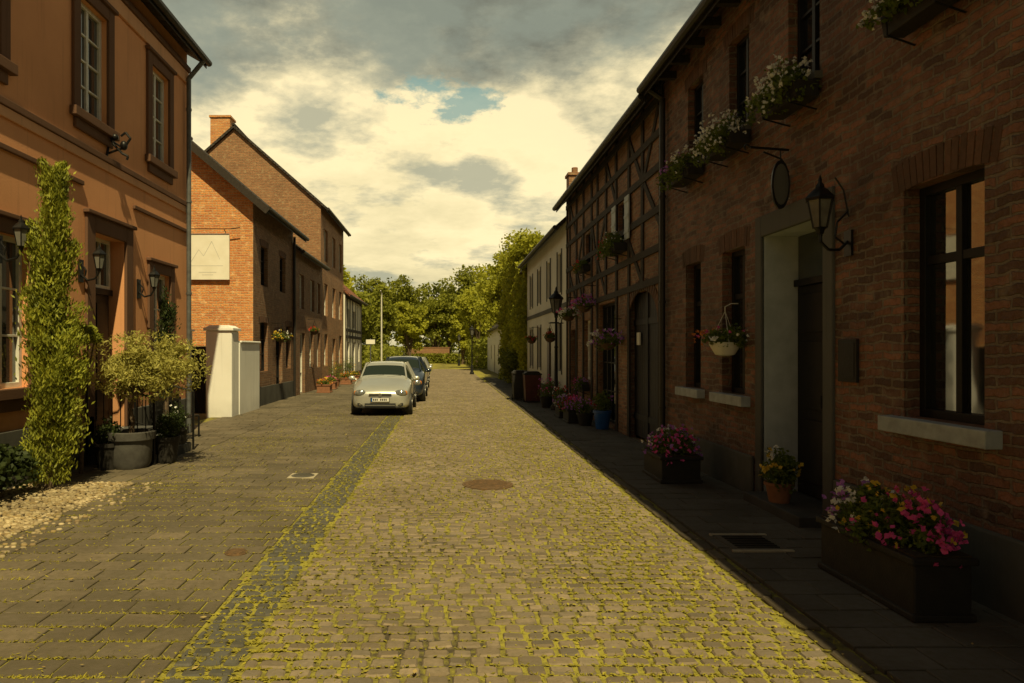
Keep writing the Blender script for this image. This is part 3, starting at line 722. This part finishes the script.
# ============================================================ creeper house
h=ent('creeper_covered_house'); facade(h,X+.1,1,32.42,44,-.05,5.6,[(40,41,1,2.5)],'whitewall'); shell(h,X+.1,1,32.42,44,5.6,8,3.2,'whitewall','roof',over=.2)
window(h,X+.1,1,40,41,1,2.5)
n=17000
yy=rng.uniform(32.3,43.2,n); zz_=rng.uniform(.1,6.3,n)
bulge=.34+.28*np.sin(yy*1.7)*np.sin(zz_*1.3+yy)+.22*np.sin(yy*4+zz_*3)
P=np.column_stack([X+.1-rng.random(n)**.6*np.maximum(bulge,.08),yy,zz_+.35*np.sin(yy*1.1)])
leafmesh('creeper',P,.19,.14,['leafy'],h)
P,_=clumps((4.2,38,6.8),(1.2,5.6,1.1),28,8000,.75); leafmesh('creeper_top',P,.2,.14,['leafy'],h)
P,_=clumps((3.3,36.5,1.1),(.35,3.4,.9),18,3500,.45); leafmesh('bushes',P,.12,.09,['leaf2'],h)
h=ent('white_cottage'); facade(h,X+.2,1,50,66,-.05,3.6,[(52,53,1,2.2),(56,57,0,2.2),(60,61,1,2.2)],'whitewall'); shell(h,X+.2,1,50,66,3.6,7,2.8,'whitewall','roof',over=.3)
for a in (52,60): window(h,X+.2,1,a,a+1,1,2.2)
mb=MB(); mb.box(X+.3,X+.34,56,57,0,2.2); mb.make('door',['wood'],h)
tree('garden_tree',6.3,45.8,10.4,2.8,2.5,9000,.26,'leafy')
tree('garden_tree',5.0,60,10.8,3.2,2.5,8000,.3,'leafy'); tree('garden_tree',3.2,70,9.4,2.5,1.5,6000,.3,'leafy')

# ============================================================ LEFT salmon house
h=ent('salmon_house'); X=-5.66
up=[(10.8,11.7,5.5,7.3,.16),(13.45,14.3,5.5,7.3,.16),(8.0,8.85,5.5,7.3,.16),(5.2,6.05,5.5,7.3,.16)]
lo=[(11.25,12.35,.45,3.7,.3),(8.6,9.5,1.3,3.3,.16),(13.5,14.35,1.3,3.3,.16),(5.4,6.3,1.3,3.3,.16)]
facade(h,X,-1,-5,15.36,-.05,8.3,up+lo,'salmon'); shell(h,X,-1,-5,15.36,8.3,9,2.6,'salmon','roof',over=.36,verge=(0,.15))
for o in up: window(h,X,-1,*o[:4],.08,'wframe','glass2',cols=2,rows=4,fw=.07)
for o in lo[1:]: window(h,X,-1,*o[:4],.08,'wframe','glass2',cols=2,rows=3,fw=.07)
def surround(a,b,c,e,w_=.2,t=.05,m='salmontrim',bot=True):
    mb=MB(); x0=X+.002; x1=X+t
    mb.box(x0,x1,a-w_,a,c,e+w_); mb.box(x0,x1,b,b+w_,c,e+w_); mb.box(x0,x1,a,b,e,e+w_)
    if bot: mb.box(x0,x1+.06,a-w_-.06,b+w_+.06,c-.14,c); mb.box(x0,x1,a-w_+.05,b+w_-.05,c-.30,c-.14)
    mb.box(x0,x1+.05,a-w_-.05,b+w_+.05,e+w_,e+w_+.06)
    mb.make('surround',[m],h,bevel=.01)
for o in up+lo[1:]: surround(*o[:4])
surround(*lo[0][:4],w_=.26,bot=False)
mb=MB(); mb.box(X+.002,X+.06,-5,15.36,4.92,5.02,0); mb.box(X+.002,X+.035,-5,15.34,4.78,4.92,1)
mb.box(X+.002,X+.05,-5,10.9,4.36,4.43,0); mb.box(X+.002,X+.05,12.68,15.3,4.36,4.43,0)
mb.box(X+.002,X+.09,-5,15.36,7.86,7.98,0); mb.box(X+.002,X+.05,-5,15.34,7.6,7.86,1)
mb.make('string_courses',['salmontrim','salmonlite'],h,bevel=.01)
mb=MB(); mb.box(X+.002,X+.05,-5,11.2,-.05,.75); mb.box(X+.002,X+.05,12.4,15.36,-.05,.75); mb.make('plinth',['plinth'],h,bevel=.01)
mb=MB(); mb.box(X-.3,X-.25,11.3,12.3,.45,2.75)
for a in (11.36,11.86):
    for (c,e) in ((.6,1.3),(1.4,2.6)): mb.box(X-.25,X-.235,a,a+.4,c,e)
mb.box(X-.3,X-.2,11.25,12.35,2.75,2.85); mb.make('door',['dark'],h)
window(h,X,-1,11.3,12.3,2.85,3.7,.22,'wframe','glass2',cols=3,rows=1)
mb=MB(); mb.box(X+.0,X+1.1,11.0,12.6,-.05,.15); mb.box(X,X+.8,11.05,12.55,.15,.3); mb.box(X-.25,X+.5,11.1,12.5,.3,.45); mb.make('door_steps',['stone'],h,bevel=.01)
mb=MB(); xw=X+.09; mb.cyl((xw,15.22,0),(xw,15.22,7.7),.05); mb.tube([(xw,15.22,7.7),(X+.42,15.22,8.1)],.05)
for z in (1,3,5,7): mb.cyl((xw,15.22,z),(xw,15.22,z+.05),.062)
mb.make('downpipe',['pipe'],h,True)
for (y,z) in ((10.85,3.05),(12.9,2.95),(8.85,3.1)):
    o=ent('wall_lantern'); mb=MB(); lantern(mb,X+.3,y,z,.72,1,6)
    mb.tube([(X+.02,y,z-.08),(X+.12,y,z-.17),(X+.24,y,z-.14),(X+.3,y,z-.04)],.016,8)
    mb.tube([(X+.02,y,z+.1),(X+.1,y,z-.02),(X+.08,y,z-.1)],.012,8)
    mb.box(X+.002,X+.03,y-.06,y+.06,z-.2,z+.15); mb.make('lantern',['iron','lampglass'],o,True)
o=ent('iron_wall_bracket'); mb=MB(); y=11.75; zb=4.95
mb.tube([(X+.0,y,zb+.15),(X+.28,y,zb+.25),(X+.38,y,zb+.40),(X+.30,y,zb+.50),(X+.22,y,zb+.44)],.02,8)
mb.tube([(X+.0,y,zb+.5),(X+.1,y,zb+.3),(X+.24,y,zb+.15),(X+.34,y,zb+.1),(X+.32,y,zb+.04)],.02,8)
mb.tube([(X+.02,y-.1,zb+.02),(X+.02,y,zb+.3),(X+.02,y+.1,zb+.6)],.02,8); mb.tube([(X+.16,y-.15,zb+.3),(X+.16,y+.15,zb+.3)],.018,8)
mb.ell((X+.27,y,zb+.28),(.06,.06,.08)); mb.ell((X+.12,y,zb+.42),(.06,.06,.06)); mb.make('bracket',['iron'],o,True)
o=ent('iron_railing'); mb=MB()
for (x0,y0_,x1,y1_) in ((-4.55,10.95,-5.6,10.95),(-4.55,12.65,-5.6,12.65)):
    mb.tube([(x0,y0_,1.05),(x1,y1_,1.35)],.02,8); mb.tube([(x0,y0_,.2),(x1,y1_,.5)],.014,8)
    for i in range(9):
        t=i/8; x=x0+(x1-x0)*t; y=y0_+(y1_-y0_)*t; mb.cyl((x,y,0+.3*t*.5),(x,y,1.05+.3*t),.009 if 0<i<8 else .022,n=6)
mb.make('rails',['iron'],o)
o=ent('iron_fence'); mb=MB()
mb.tube([(-5.5,3,.66),(-5.5,8.4,.66)],.016,8); mb.tube([(-5.5,3,.25),(-5.5,8.4,.25)],.012,8)
for i in range(37): mb.cyl((-5.5,3+i*.15,0),(-5.5,3+i*.15,.72),.008,n=5)
mb.make('rails',['iron'],o)
def cypress(name,x,y,hh,r,n,mat,z0=.1,lean=.0,L=.065,fr=60):
    o=ent(name); Ps=[];Ds=[]
    for i in range(fr):
        z=z0+(hh-z0)*(i/fr)**.9*.93; t=(z-z0)/(hh-z0)
        rr=r*min(1,.6+t*1.6)*(1-t)**.55*R(.35,1.08); a=R(0,6.28)
        ln=R(.35,.75)*(1-.35*t); k=n//fr; u=rng.random(k)
        wd=.08*(1-t*.5)*(1-u)**.5*(.5+u)*1.6
        cx=x+rr*math.cos(a)*(.75+.45*u)+lean*t*t*hh; cy=y+rr*math.sin(a)*(.75+.45*u)
        Ps.append(np.column_stack([cx+rng.normal(size=k)*wd,cy+rng.normal(size=k)*wd,z+u*ln]))
        Ds.append(np.tile([math.cos(a)*.4,math.sin(a)*.4,1.0],(k,1)))
    k=n//3; z=z0+(hh-z0)*rng.random(k)*.95; t=(z-z0)/(hh-z0); a=rng.uniform(0,6.28,k); rr=r*.62*(1-t)**.6*rng.random(k)**.5
    Ps.append(np.column_stack([x+rr*np.cos(a)+lean*t*t*hh,y+rr*np.sin(a),z])); Ds.append(np.tile([0,0,1.],(k,1)))
    leafmesh('foliage',np.vstack(Ps),L,L*.32,[mat],o,dirs=np.vstack(Ds),spread=.7)
    mb=MB(); mb.tube([(x,y,-.05),(x,y,hh*.5),(x+lean*hh*.6,y,hh*.85)],[.06,.04,.015]); mb.make('trunk',['bark'],o,True); return o
cypress('cypress',-5.12,9.05,4.25,.42,28000,'leafc',lean=.02,fr=90)
cypress('cypress',-5.3,13.3,2.75,.2,4000,'leafd',z0=.9,fr=30)
o=ent('shrub'); P,C=clumps((-5.2,10.2,1.95),(.28,.3,.22),7,1600,.13); leafmesh('foliage',P,.10,.03,['leafc'],o)
mb=MB(); mb.tube([(-5.3,10.2,0),(-5.25,10.2,1.8)],[.03,.02]); 
for c in C[:5]: mb.tube([(-5.25,10.2,1.2),tuple(c)],.012,6)
mb.make('stem',['bark'],o)
o=ent('ivy_shrub'); P,_=clumps((-5.35,8.3,.35),(.22,1.2,.35),14,2800,.24); leafmesh('foliage',P,.07,.05,['leafd'],o)
o=ent('potted_olive_tree'); px_,py_=-4.82,10.75
mb=MB(); mb.lathe(px_,py_,[(.25,0),(.29,.08),(.31,.42),(.35,.44),(.36,.55),(.31,.56),(.30,.50)],26); mb.make('pot',['potgrey'],o,True)
mb=MB(); mb.lathe(px_,py_,[(.30,.45),(.30,.51)],20); mb.make('soil',['soil'],o)
mb=MB(); mb.tube([(px_,py_,.5),(px_+.03,py_,.7),(px_-.02,py_,.9),(px_+.06,py_,1.10)],[.04,.034,.032,.028])
P,C=clumps((px_+.26,py_-.05,1.55),(.80,.6,.42),46,12500,.19)
for c in C: 
    mb.tube([(px_+.06,py_,1.06),((px_+.06)*.5+c[0]*.5,py_*.5+c[1]*.5,1.15+(c[2]-1.02)*.4),tuple(c)],[.016,.011,.005],5)
mb.make('trunk',['bark'],o,True)
leafmesh('foliage',P,.068,.022,['leafo'],o)
Q=ellpts((px_+.26,py_-.05,1.55),(.98,.75,.56),1900,.8); leafmesh('outer_leaves',Q,.065,.02,['leafo'],o)
for (x,y,r,hh) in ((-5.1,10.6,.2,.4),(-4.45,11.2,.2,.42),(-4.75,12.3,.22,.45),(-5.25,13.6,.2,.4)):
    pot('potted_shrub',x,y,r,hh,'boxdark',['fw','fw'],.24,.26,700,3,z0=0,lm='leafd')
o=ent('iron_bench'); mb=MB()
for i in range(4): mb.box(-5.5+i*.1,-5.42+i*.1,13.1,14.6,.44,.465)
for i in range(3): mb.box(-5.53,-5.505,13.1,14.6,.56+i*.1,.63+i*.1)
for y in (13.15,14.5):
    mb.tube([(-5.1,y,0),(-5.1,y,.44),(-5.52,y,.44),(-5.55,y,.9)],.02,8); mb.tube([(-5.52,y,.44),(-5.5,y,0)],.02,8)
mb.make('bench',['iron'],o)

# ============================================================ gate pillars
o=ent('gate_pillar'); mb=MB(); mb.box(-6.45,-5.74,18.85,19.5,-.05,2.32); mb.make('shaft',['pillar'],o,bevel=.03)
mb=MB(); mb.box(-6.5,-5.69,18.8,19.55,2.322,2.40); mb.prism([(-6.46,2.402),(-5.73,2.402),(-5.85,2.47),(-6.34,2.47)],18.84,19.51); mb.make('cap',['pillar'],o,bevel=.012)
o=ent('garden_wall'); mb=MB(); mb.box(-5.98,-5.72,19.51,21.6,-.05,2.0); mb.box(-6.02,-5.68,19.56,21.6,2.002,2.06); mb.make('wall',['pillar'],o,bevel=.02)
o=ent('gate_pillar'); mb=MB(); mb.box(-7.15,-6.85,18.7,19.0,-.05,2.3); mb.box(-7.2,-6.8,18.65,19.05,2.302,2.36); mb.make('shaft',['pillar'],o,bevel=.02)
o=ent('wooden_gate'); mb=MB()
for i in range(4): mb.box(-6.84+i*.096,-6.75+i*.096,18.93,18.97,.08,1.9)
mb.box(-6.85,-6.46,18.972,19.0,.4,.5); mb.box(-6.85,-6.46,18.972,19.0,1.5,1.6); mb.make('gate',['dark'],o)
o=ent('garden_hedge'); P,_=clumps((-8.5,20.2,.8),(1.4,.6,.7),24,4000,.35); leafmesh('foliage',P,.09,.06,['leafd'],o)

# ============================================================ left brick houses
h=ent('brick_gable_house'); X=-5.95
ops=[(22.6,23.5,3.9,5.2),(25.2,26.1,3.9,5.2),(22.5,23.5,1.1,2.7),(24.6,25.6,0,2.4),(26.2,27.0,1.1,2.7)]
facade(h,X,-1,21.7,27.4,-.05,6.5,ops,'brickL2'); shell(h,X,-1,21.7,27.4,6.5,8,3.4,'brickL2','roof',over=.5,verge=(.32,0),gm='brickL')
for o in ops: window(h,X,-1,*o[:4],.12,'dark',cols=2,rows=3)
for o in ops: lintel(h,X,-1,o[0],o[1],o[3],.2)
mb=MB(); mb.beam((X+.55,21.36,6.03),(X-4,21.36,9.9),.2,.03,(0,-1,0))
for i in range(3):
    mb.box(X+.4-i*1.6,X+.5-i*1.6,21.38,21.7,6.0+i*1.36,6.1+i*1.36)
mb.make('bargeboard',['timber'],h)
mb=MB(); mb.box(X+.003,X+.04,21.7,27.4,-.05,.6); mb.box(-9.9,X,21.66,21.70,-.05,.6); mb.make('plinth',['plinth'],h)
mb=MB(); mb.cyl((X+.08,27.3,0),(X+.08,27.3,6.2),.05); mb.make('downpipe',['gutter'],h)
o=ent('sign_board'); mb=MB(); mb.box(-8.0,-6.66,21.60,21.66,3.97,5.4); mb.make('board',['board'],o,bevel=.006)
mb=MB(); nn=(0,-1,0); yb=21.6
for (a,b,c,d) in ((-7.85,4.5,-7.6,4.9),(-7.6,4.9,-7.45,4.7),(-7.45,4.7,-7.2,5.15),(-7.2,5.15,-6.95,4.6),(-7.85,4.4,-6.85,4.4),(-7.6,4.2,-7.05,4.2),(-7.5,4.12,-7.15,4.12)):
    mb.beam((a,yb,b),(c,yb,d),.015,.003,nn)
mb.make('drawing',['ink'],o)
mb=MB()
mb.tube([(-8.0,21.5,5.52),(-6.6,21.5,5.52),(-6.3,21.5,5.56)],.014,6)
mb.tube([(-7.9,21.5,5.52),(-7.9,21.7,5.45)],.014,6); mb.tube([(-6.8,21.5,5.52),(-6.8,21.7,5.45)],.014,6)
mb.make('bracket',['iron'],o)
h=ent('brick_townhouse'); X=-5.88
ops=[(28.3,29.2,3.5,4.9),(30.6,31.5,3.5,4.9),(32.2,33.0,3.5,4.9),(28.4,29.4,0,2.5),(30.4,31.3,1,2.6),(32.2,33.0,1,2.6)]
facade(h,X,-1,27.42,33.5,-.05,5.8,ops,'brickL2'); shell(h,X,-1,27.42,33.5,5.8,8,3.0,'brickL2','roof',over=.25)
for o in ops: window(h,X,-1,*o[:4],.12,'wframe',cols=2,rows=3)
h=ent('tall_brick_house'); X=-5.95
ops=[(34.5,35.5,6.2,7.8),(37,38,6.2,7.8),(39.3,40.3,6.2,7.8),(34.5,35.5,3.5,5.1),(37,38,3.5,5.1),(39.3,40.3,3.5,5.1),(34.5,35.5,1,2.6),(37,38,0,2.4),(39.3,40.3,1,2.6)]
facade(h,X,-1,33.52,41,-.05,8.75,ops,'brickF'); shell(h,X,-1,33.52,41,8.75,8.3,3.65,'brickF','roof',over=.3,verge=(.12,.1))
for o in ops: window(h,X,-1,*o[:4],.12,'wframe',cols=2,rows=3)
mb=MB(); mb.box(-11.4,-10.45,34,34.8,11.5,13.1); mb.box(-11.45,-10.4,33.95,34.85,13.1,13.2); mb.make('chimney',['brickL'],h)
h=ent('half_timbered_cottage'); X=-5.9
ops=[(42.3,43.2,3.2,4.3),(45,46,3.2,4.3),(42.3,43.2,1,2.3),(45,46,0,2.3),(47.5,48.3,1,2.3)]
facade(h,X,-1,41.3,49.5,-.05,5.2,ops,'whitewall'); shell(h,X,-1,41.3,49.5,5.2,7,3,'whitewall','roofred',over=.3,verge=(.1,.2))
for o in ops: window(h,X,-1,*o[:4],.1,'dark',cols=2,rows=2)
mb=MB()
for y in (41.5,42.2,43.4,44.6,46.2,47.3,48.5,49.3): mb.beam((X,y,0),(X,y,5.2),.18,.03,(1,0,0))
for z in (.3,2.6,3.0,5.0): mb.beam((X,41.4,z),(X,49.4,z),.18,.034,(1,0,0))
mb.make('timber_frame',['timber'],h)
for (x,y,f) in ((-5.1,29.3,['fo','fy']),(-5.3,32,['fy','fp']),(-5.2,36.5,['fo','fy']),(-5.2,40,['fy','fo'])):
    planter('flower_trough',x-.3,x+.3,y,y+.7,.35,f,bm='terra',z0=0,nl=900,nf=60,fs=.06)
wbasket(-5.6,24.1,2.2,['fy','fw'],.38,60); wbasket(-5.6,30,2.6,['fr','fo'])
pot('potted_shrub',-5.4,34.5,.25,.4,'terra',['fy','fo'],.45,.7,1200,24,z0=0)
pot('potted_shrub',-5.3,38.3,.25,.4,'terra',['fy','fo'],.45,.8,1200,10,z0=0)
o=ent('lamp_post'); mb=MB(); mb.tube([(-3.9,43,0),(-3.9,43,5.3)],[.06,.04],10); mb.tube([(-3.9,43,5.3),(-3.9,42.4,5.4)],.03,8); mb.make('pole',['wframe'],o,True)
o=ent('traffic_sign'); mb=MB(); mb.cyl((-5.0,47,0),(-5.0,47,2.6),.035); mb.make('pole',['pipe'],o)
mb=MB(); mb.box(-5.3,-4.7,46.93,46.96,2.2,2.5); mb.make('face',['board'],o)

# ============================================================ far end: wall and trees
o=ent('brick_wall'); mb=MB(); mb.box(-5,.6,96,96.4,-.05,2.1); mb.box(-5.1,.7,95.95,96.45,2.102,2.2); mb.make('wall',['brickF'],o)
for (x,y,hh,r,b,mt) in ((-5.4,100,13.6,4.2,1.5,'leaf'),(-10,98,13.2,4.2,2,'leaf'),(-13,85,11,3.4,2,'leaf'),(-1.3,99,10.8,3.2,1.5,'leaf'),(3.2,100,15.6,3.8,1.5,'leaf'),(7,98,14.6,3.8,2,'leaf'),(-8.2,60,8.4,2.4,1.2,'leaf'),(-8.6,53,9.2,2.5,1.5,'leafy'),(-17,95,12,4,2,'leaf'),(11.5,90,13,4,2,'leaf2'),(-7.0,72,9.0,2.5,.8,'leaf'),(-4.4,88,9.4,2.2,1.0,'leafy'),(2.2,88,8.6,1.9,.8,'leafy'),(0.6,106,11.5,3.2,2,'leaf')):
    tree('tree',x,y,hh,r,b,8000,.38,mt,K=56)
o=ent('hedge')
P=np.column_stack([rng.uniform(-8,-5.0,6000),rng.uniform(50,95,6000),rng.uniform(0,2.2,6000)]); leafmesh('foliage_1',P,.32,.22,['leaf'],o)
P=np.column_stack([rng.uniform(2.8,5,6000),rng.uniform(66,95,6000),rng.uniform(0,3.0,6000)]); leafmesh('foliage_2',P,.32,.22,['leaf'],o)
P=np.column_stack([rng.uniform(-5,2.8,2200),rng.uniform(94.5,96,2200),rng.uniform(0,1.3,2200)]); leafmesh('foliage_3',P,.32,.22,['leaf'],o)
o=ent('woodland'); 
for k in range(3):
    P,_=clumps((-20+k*26,125,6),(16,5,7.5),70,10000,2.6); leafmesh('foliage',P,.8,.55,['leaf2'],o)

# ============================================================ cars
def carmat(name,c,metal):
    m,nt,b=newmat(name); co=objco(nt)
    nt.links.new(mixc(nt,mrange(nt,noise(nt,3,5,co),.4,.8,0,.2),c,tuple(x*.6 for x in c)),b.inputs['Base Color'])
    b.inputs['Metallic'].default_value=metal; b.inputs['Roughness'].default_value=.32
    b.inputs['Coat Weight'].default_value=1; b.inputs['Coat Roughness'].default_value=.05; return m
M['tyre']=pm('tyre',(.015,.015,.015),(.025,.024,.022),20,.9); M['rim']=pm('rim',(.4,.4,.38),(.3,.3,.28),10,.35,metal=.8)
M['plastic']=pm('black_plastic',(.015,.015,.015),(.022,.022,.022),20,.6)
M['chrome']=pm('chrome',(.7,.7,.68),(.6,.6,.58),10,.15,metal=1)
M['head']=pm('headlamp',(.5,.52,.5),(.16,.17,.17),22,.12,metal=.6,coat=1)
M['plate']=pm('number_plate',(.75,.74,.7),(.68,.66,.6),10,.5); M['amber']=pm('indicator',(.6,.2,.03),(.5,.18,.03),10,.3)
M['cglass']=glassmat('car_glass',(.02,.028,.024),.06,.15,coat=0,ior=1.4)
def car(x,y,paint,sc=(1,1,1),name='parked_car'):
    o=ent(name,(x,y,0)); o.scale=sc; M['_p']=paint
    st=[(.00,.56,.27,.52,.46,.57),(.05,.69,.20,.60,.56,.66),(.20,.785,.17,.70,.64,.765),(.55,.825,.17,.80,.68,.86),(.90,.835,.17,.88,.68,.945),(1.0,.835,.17,.895,.66,.965),
        (1.08,.835,.17,.90,.65,1.0),(1.66,.835,.17,.925,.56,1.375),(1.78,.835,.17,.93,.555,1.405),(2.3,.835,.17,.945,.56,1.435),(3.0,.83,.17,.97,.55,1.42),(3.42,.82,.17,.99,.52,1.37),(3.5,.815,.17,.99,.52,1.34),(3.72,.78,.2,.98,.60,.99),(3.80,.72,.25,.66,.6,.70)]
    mb=MB(); sec=[]
    for (yy,w_,zs,zb,wt,zt) in st:
        half=[(w_*.90,zs),(w_*.985,zs+.1),(w_,(zs+zb)/2+.04),(w_*.985,zb-.04),(w_*.955,zb),(wt,zt-.035),(wt*.86,zt-.005),(wt*.45,zt+.008),(0,zt+.014)]
        sec.append([(a,yy,b) for a,b in half]+[(-a,yy,b) for a,b in half[-2::-1]])
    for s_ in sec: mb.v+=s_
    n=len(sec[0])
    for i in range(len(sec)-1):
        for j in range(n-1):
            jj=j if j<8 else n-2-j
            m=0
            if i==6 and jj in (5,6,7): m=1
            if 7<=i<=10 and jj==4: m=1
            if i==6 and jj==4: m=1
            if i==12 and jj in (6,7): m=1
            mb.f.append((i*n+j,i*n+j+1,(i+1)*n+j+1,(i+1)*n+j)); mb.m.append(m)
        mb.f.append((i*n+n-1,i*n,(i+1)*n,(i+1)*n+n-1)); mb.m.append(2)
    mb.f.append(tuple(range(n))[::-1]); mb.m.append(0); e=(len(sec)-1)*n; mb.f.append(tuple(e+i for i in range(n))); mb.m.append(0)
    b_=mb.make('body',['_p','cglass','plastic'],o,True,subsurf=2)
    mb=MB()
    for s in (1,-1):
        mb.tube([(s*.655,1.06,.975),(s*.56,1.68,1.375)],.028,8); 
        mb.tube([(s*.80,2.28,.93),(s*.57,2.28,1.40)],.035,8); mb.tube([(s*.79,3.05,.96),(s*.56,3.0,1.39)],.045,8)
        mb.ell((s*.93,1.22,.97),(.10,.06,.07)); mb.cyl((s*.8,1.25,.93),(s*.9,1.24,.95),.02)
    mb.make('pillars_mirrors',['_p'],o,True)
    mb=MB()
    for s in (1,-1):
        mb.ell((s*.545,.075,.61),(.165,.075,.10),0); mb.ell((s*.675,.13,.61),(.06,.06,.07),1)
    mb.make('headlights',['head','amber'],o,True)
    mb=MB()
    mb.box(-.30,.30,-.018,.06,.545,.60,0); mb.box(-.31,.31,-.026,.0,.565,.58,1); mb.cyl((0,-.035,.573),(0,-.02,.573),.045,n=18,m=1)
    mb.box(-.42,.42,-.012,.1,.25,.345,0); mb.box(-.40,.40,-.018,.0,.29,.30,2)
    for s in (1,-1): mb.box(s*.48,s*.62,.02,.1,.28,.35,0); mb.cyl((s*.55,.012,.315),(s*.55,.05,.315),.03,m=1)
    mb.box(-.26,.26,-.035,-.012,.385,.50,3); mb.box(-.245,.245,-.037,-.0355,.395,.49,4)
    xs=-.19
    for k in range(8):
        if k==3: xs+=.05; continue
        mb.box(xs,xs+.03,-.039,-.0375,.415,.47,0); xs+=.048
    mb.box(-.245,-.21,-.039,-.0375,.395,.49,5)
    mb.tube([(.1,1.08,1.012),(.5,1.15,1.05)],.008,5,0); mb.tube([(-.45,1.08,1.0),(0,1.15,1.06)],.008,5,0)
    mb.cyl((0,1.9,1.44),(0,2.1,1.62),.006,n=5,m=0)
    mb.box(-.66,.66,.0,.06,.225,.245,0)
    mb.make('front_trim',['plastic','chrome','_p','plastic','plate','blue'],o)
    mb=MB()
    for s in (1,-1):
        for yy in (.70,3.12):
            mb.cyl((s*.60,yy,.30),(s*.832,yy,.31),.345,n=26,m=1)
            mb.cyl((s*.64,yy,.285),(s*.838,yy,.285),.285,n=26,m=0); mb.cyl((s*.70,yy,.285),(s*.843,yy,.285),.185,n=20,m=2); mb.cyl((s*.7,yy,.285),(s*.85,yy,.285),.05,n=12,m=1)
        mb.box(s*.80,s*.846,1.1,2.75,.48,.53,1)
    mb.make('wheels',['tyre','plastic','rim'],o,True)
    mb=MB()
    for s in (1,-1): mb.box(s*.62,s*.78,3.70,3.765,.75,.97)
    mb.make('tail_lights',['binred'],o)
    return o
silver=carmat('paint_silver',(.60,.60,.54),.55); blue=carmat('paint_dark_blue',(.03,.045,.07),.4)
grey=carmat('paint_grey',(.35,.36,.36),.5)
car(-1.76,19.0,silver,(1.0,1,1.02)); car(-1.55,24.0,blue,(1.02,1.1,1.1)); car(-1.6,30.5,silver,(1,1,1.05)); car(-1.7,36.5,grey,(1,1.0,1.0))

# ------------------------------------------------------------ view
scene.view_settings.view_transform='Standard'; scene.view_settings.look='None'
scene.view_settings.exposure=0; scene.view_settings.gamma=1
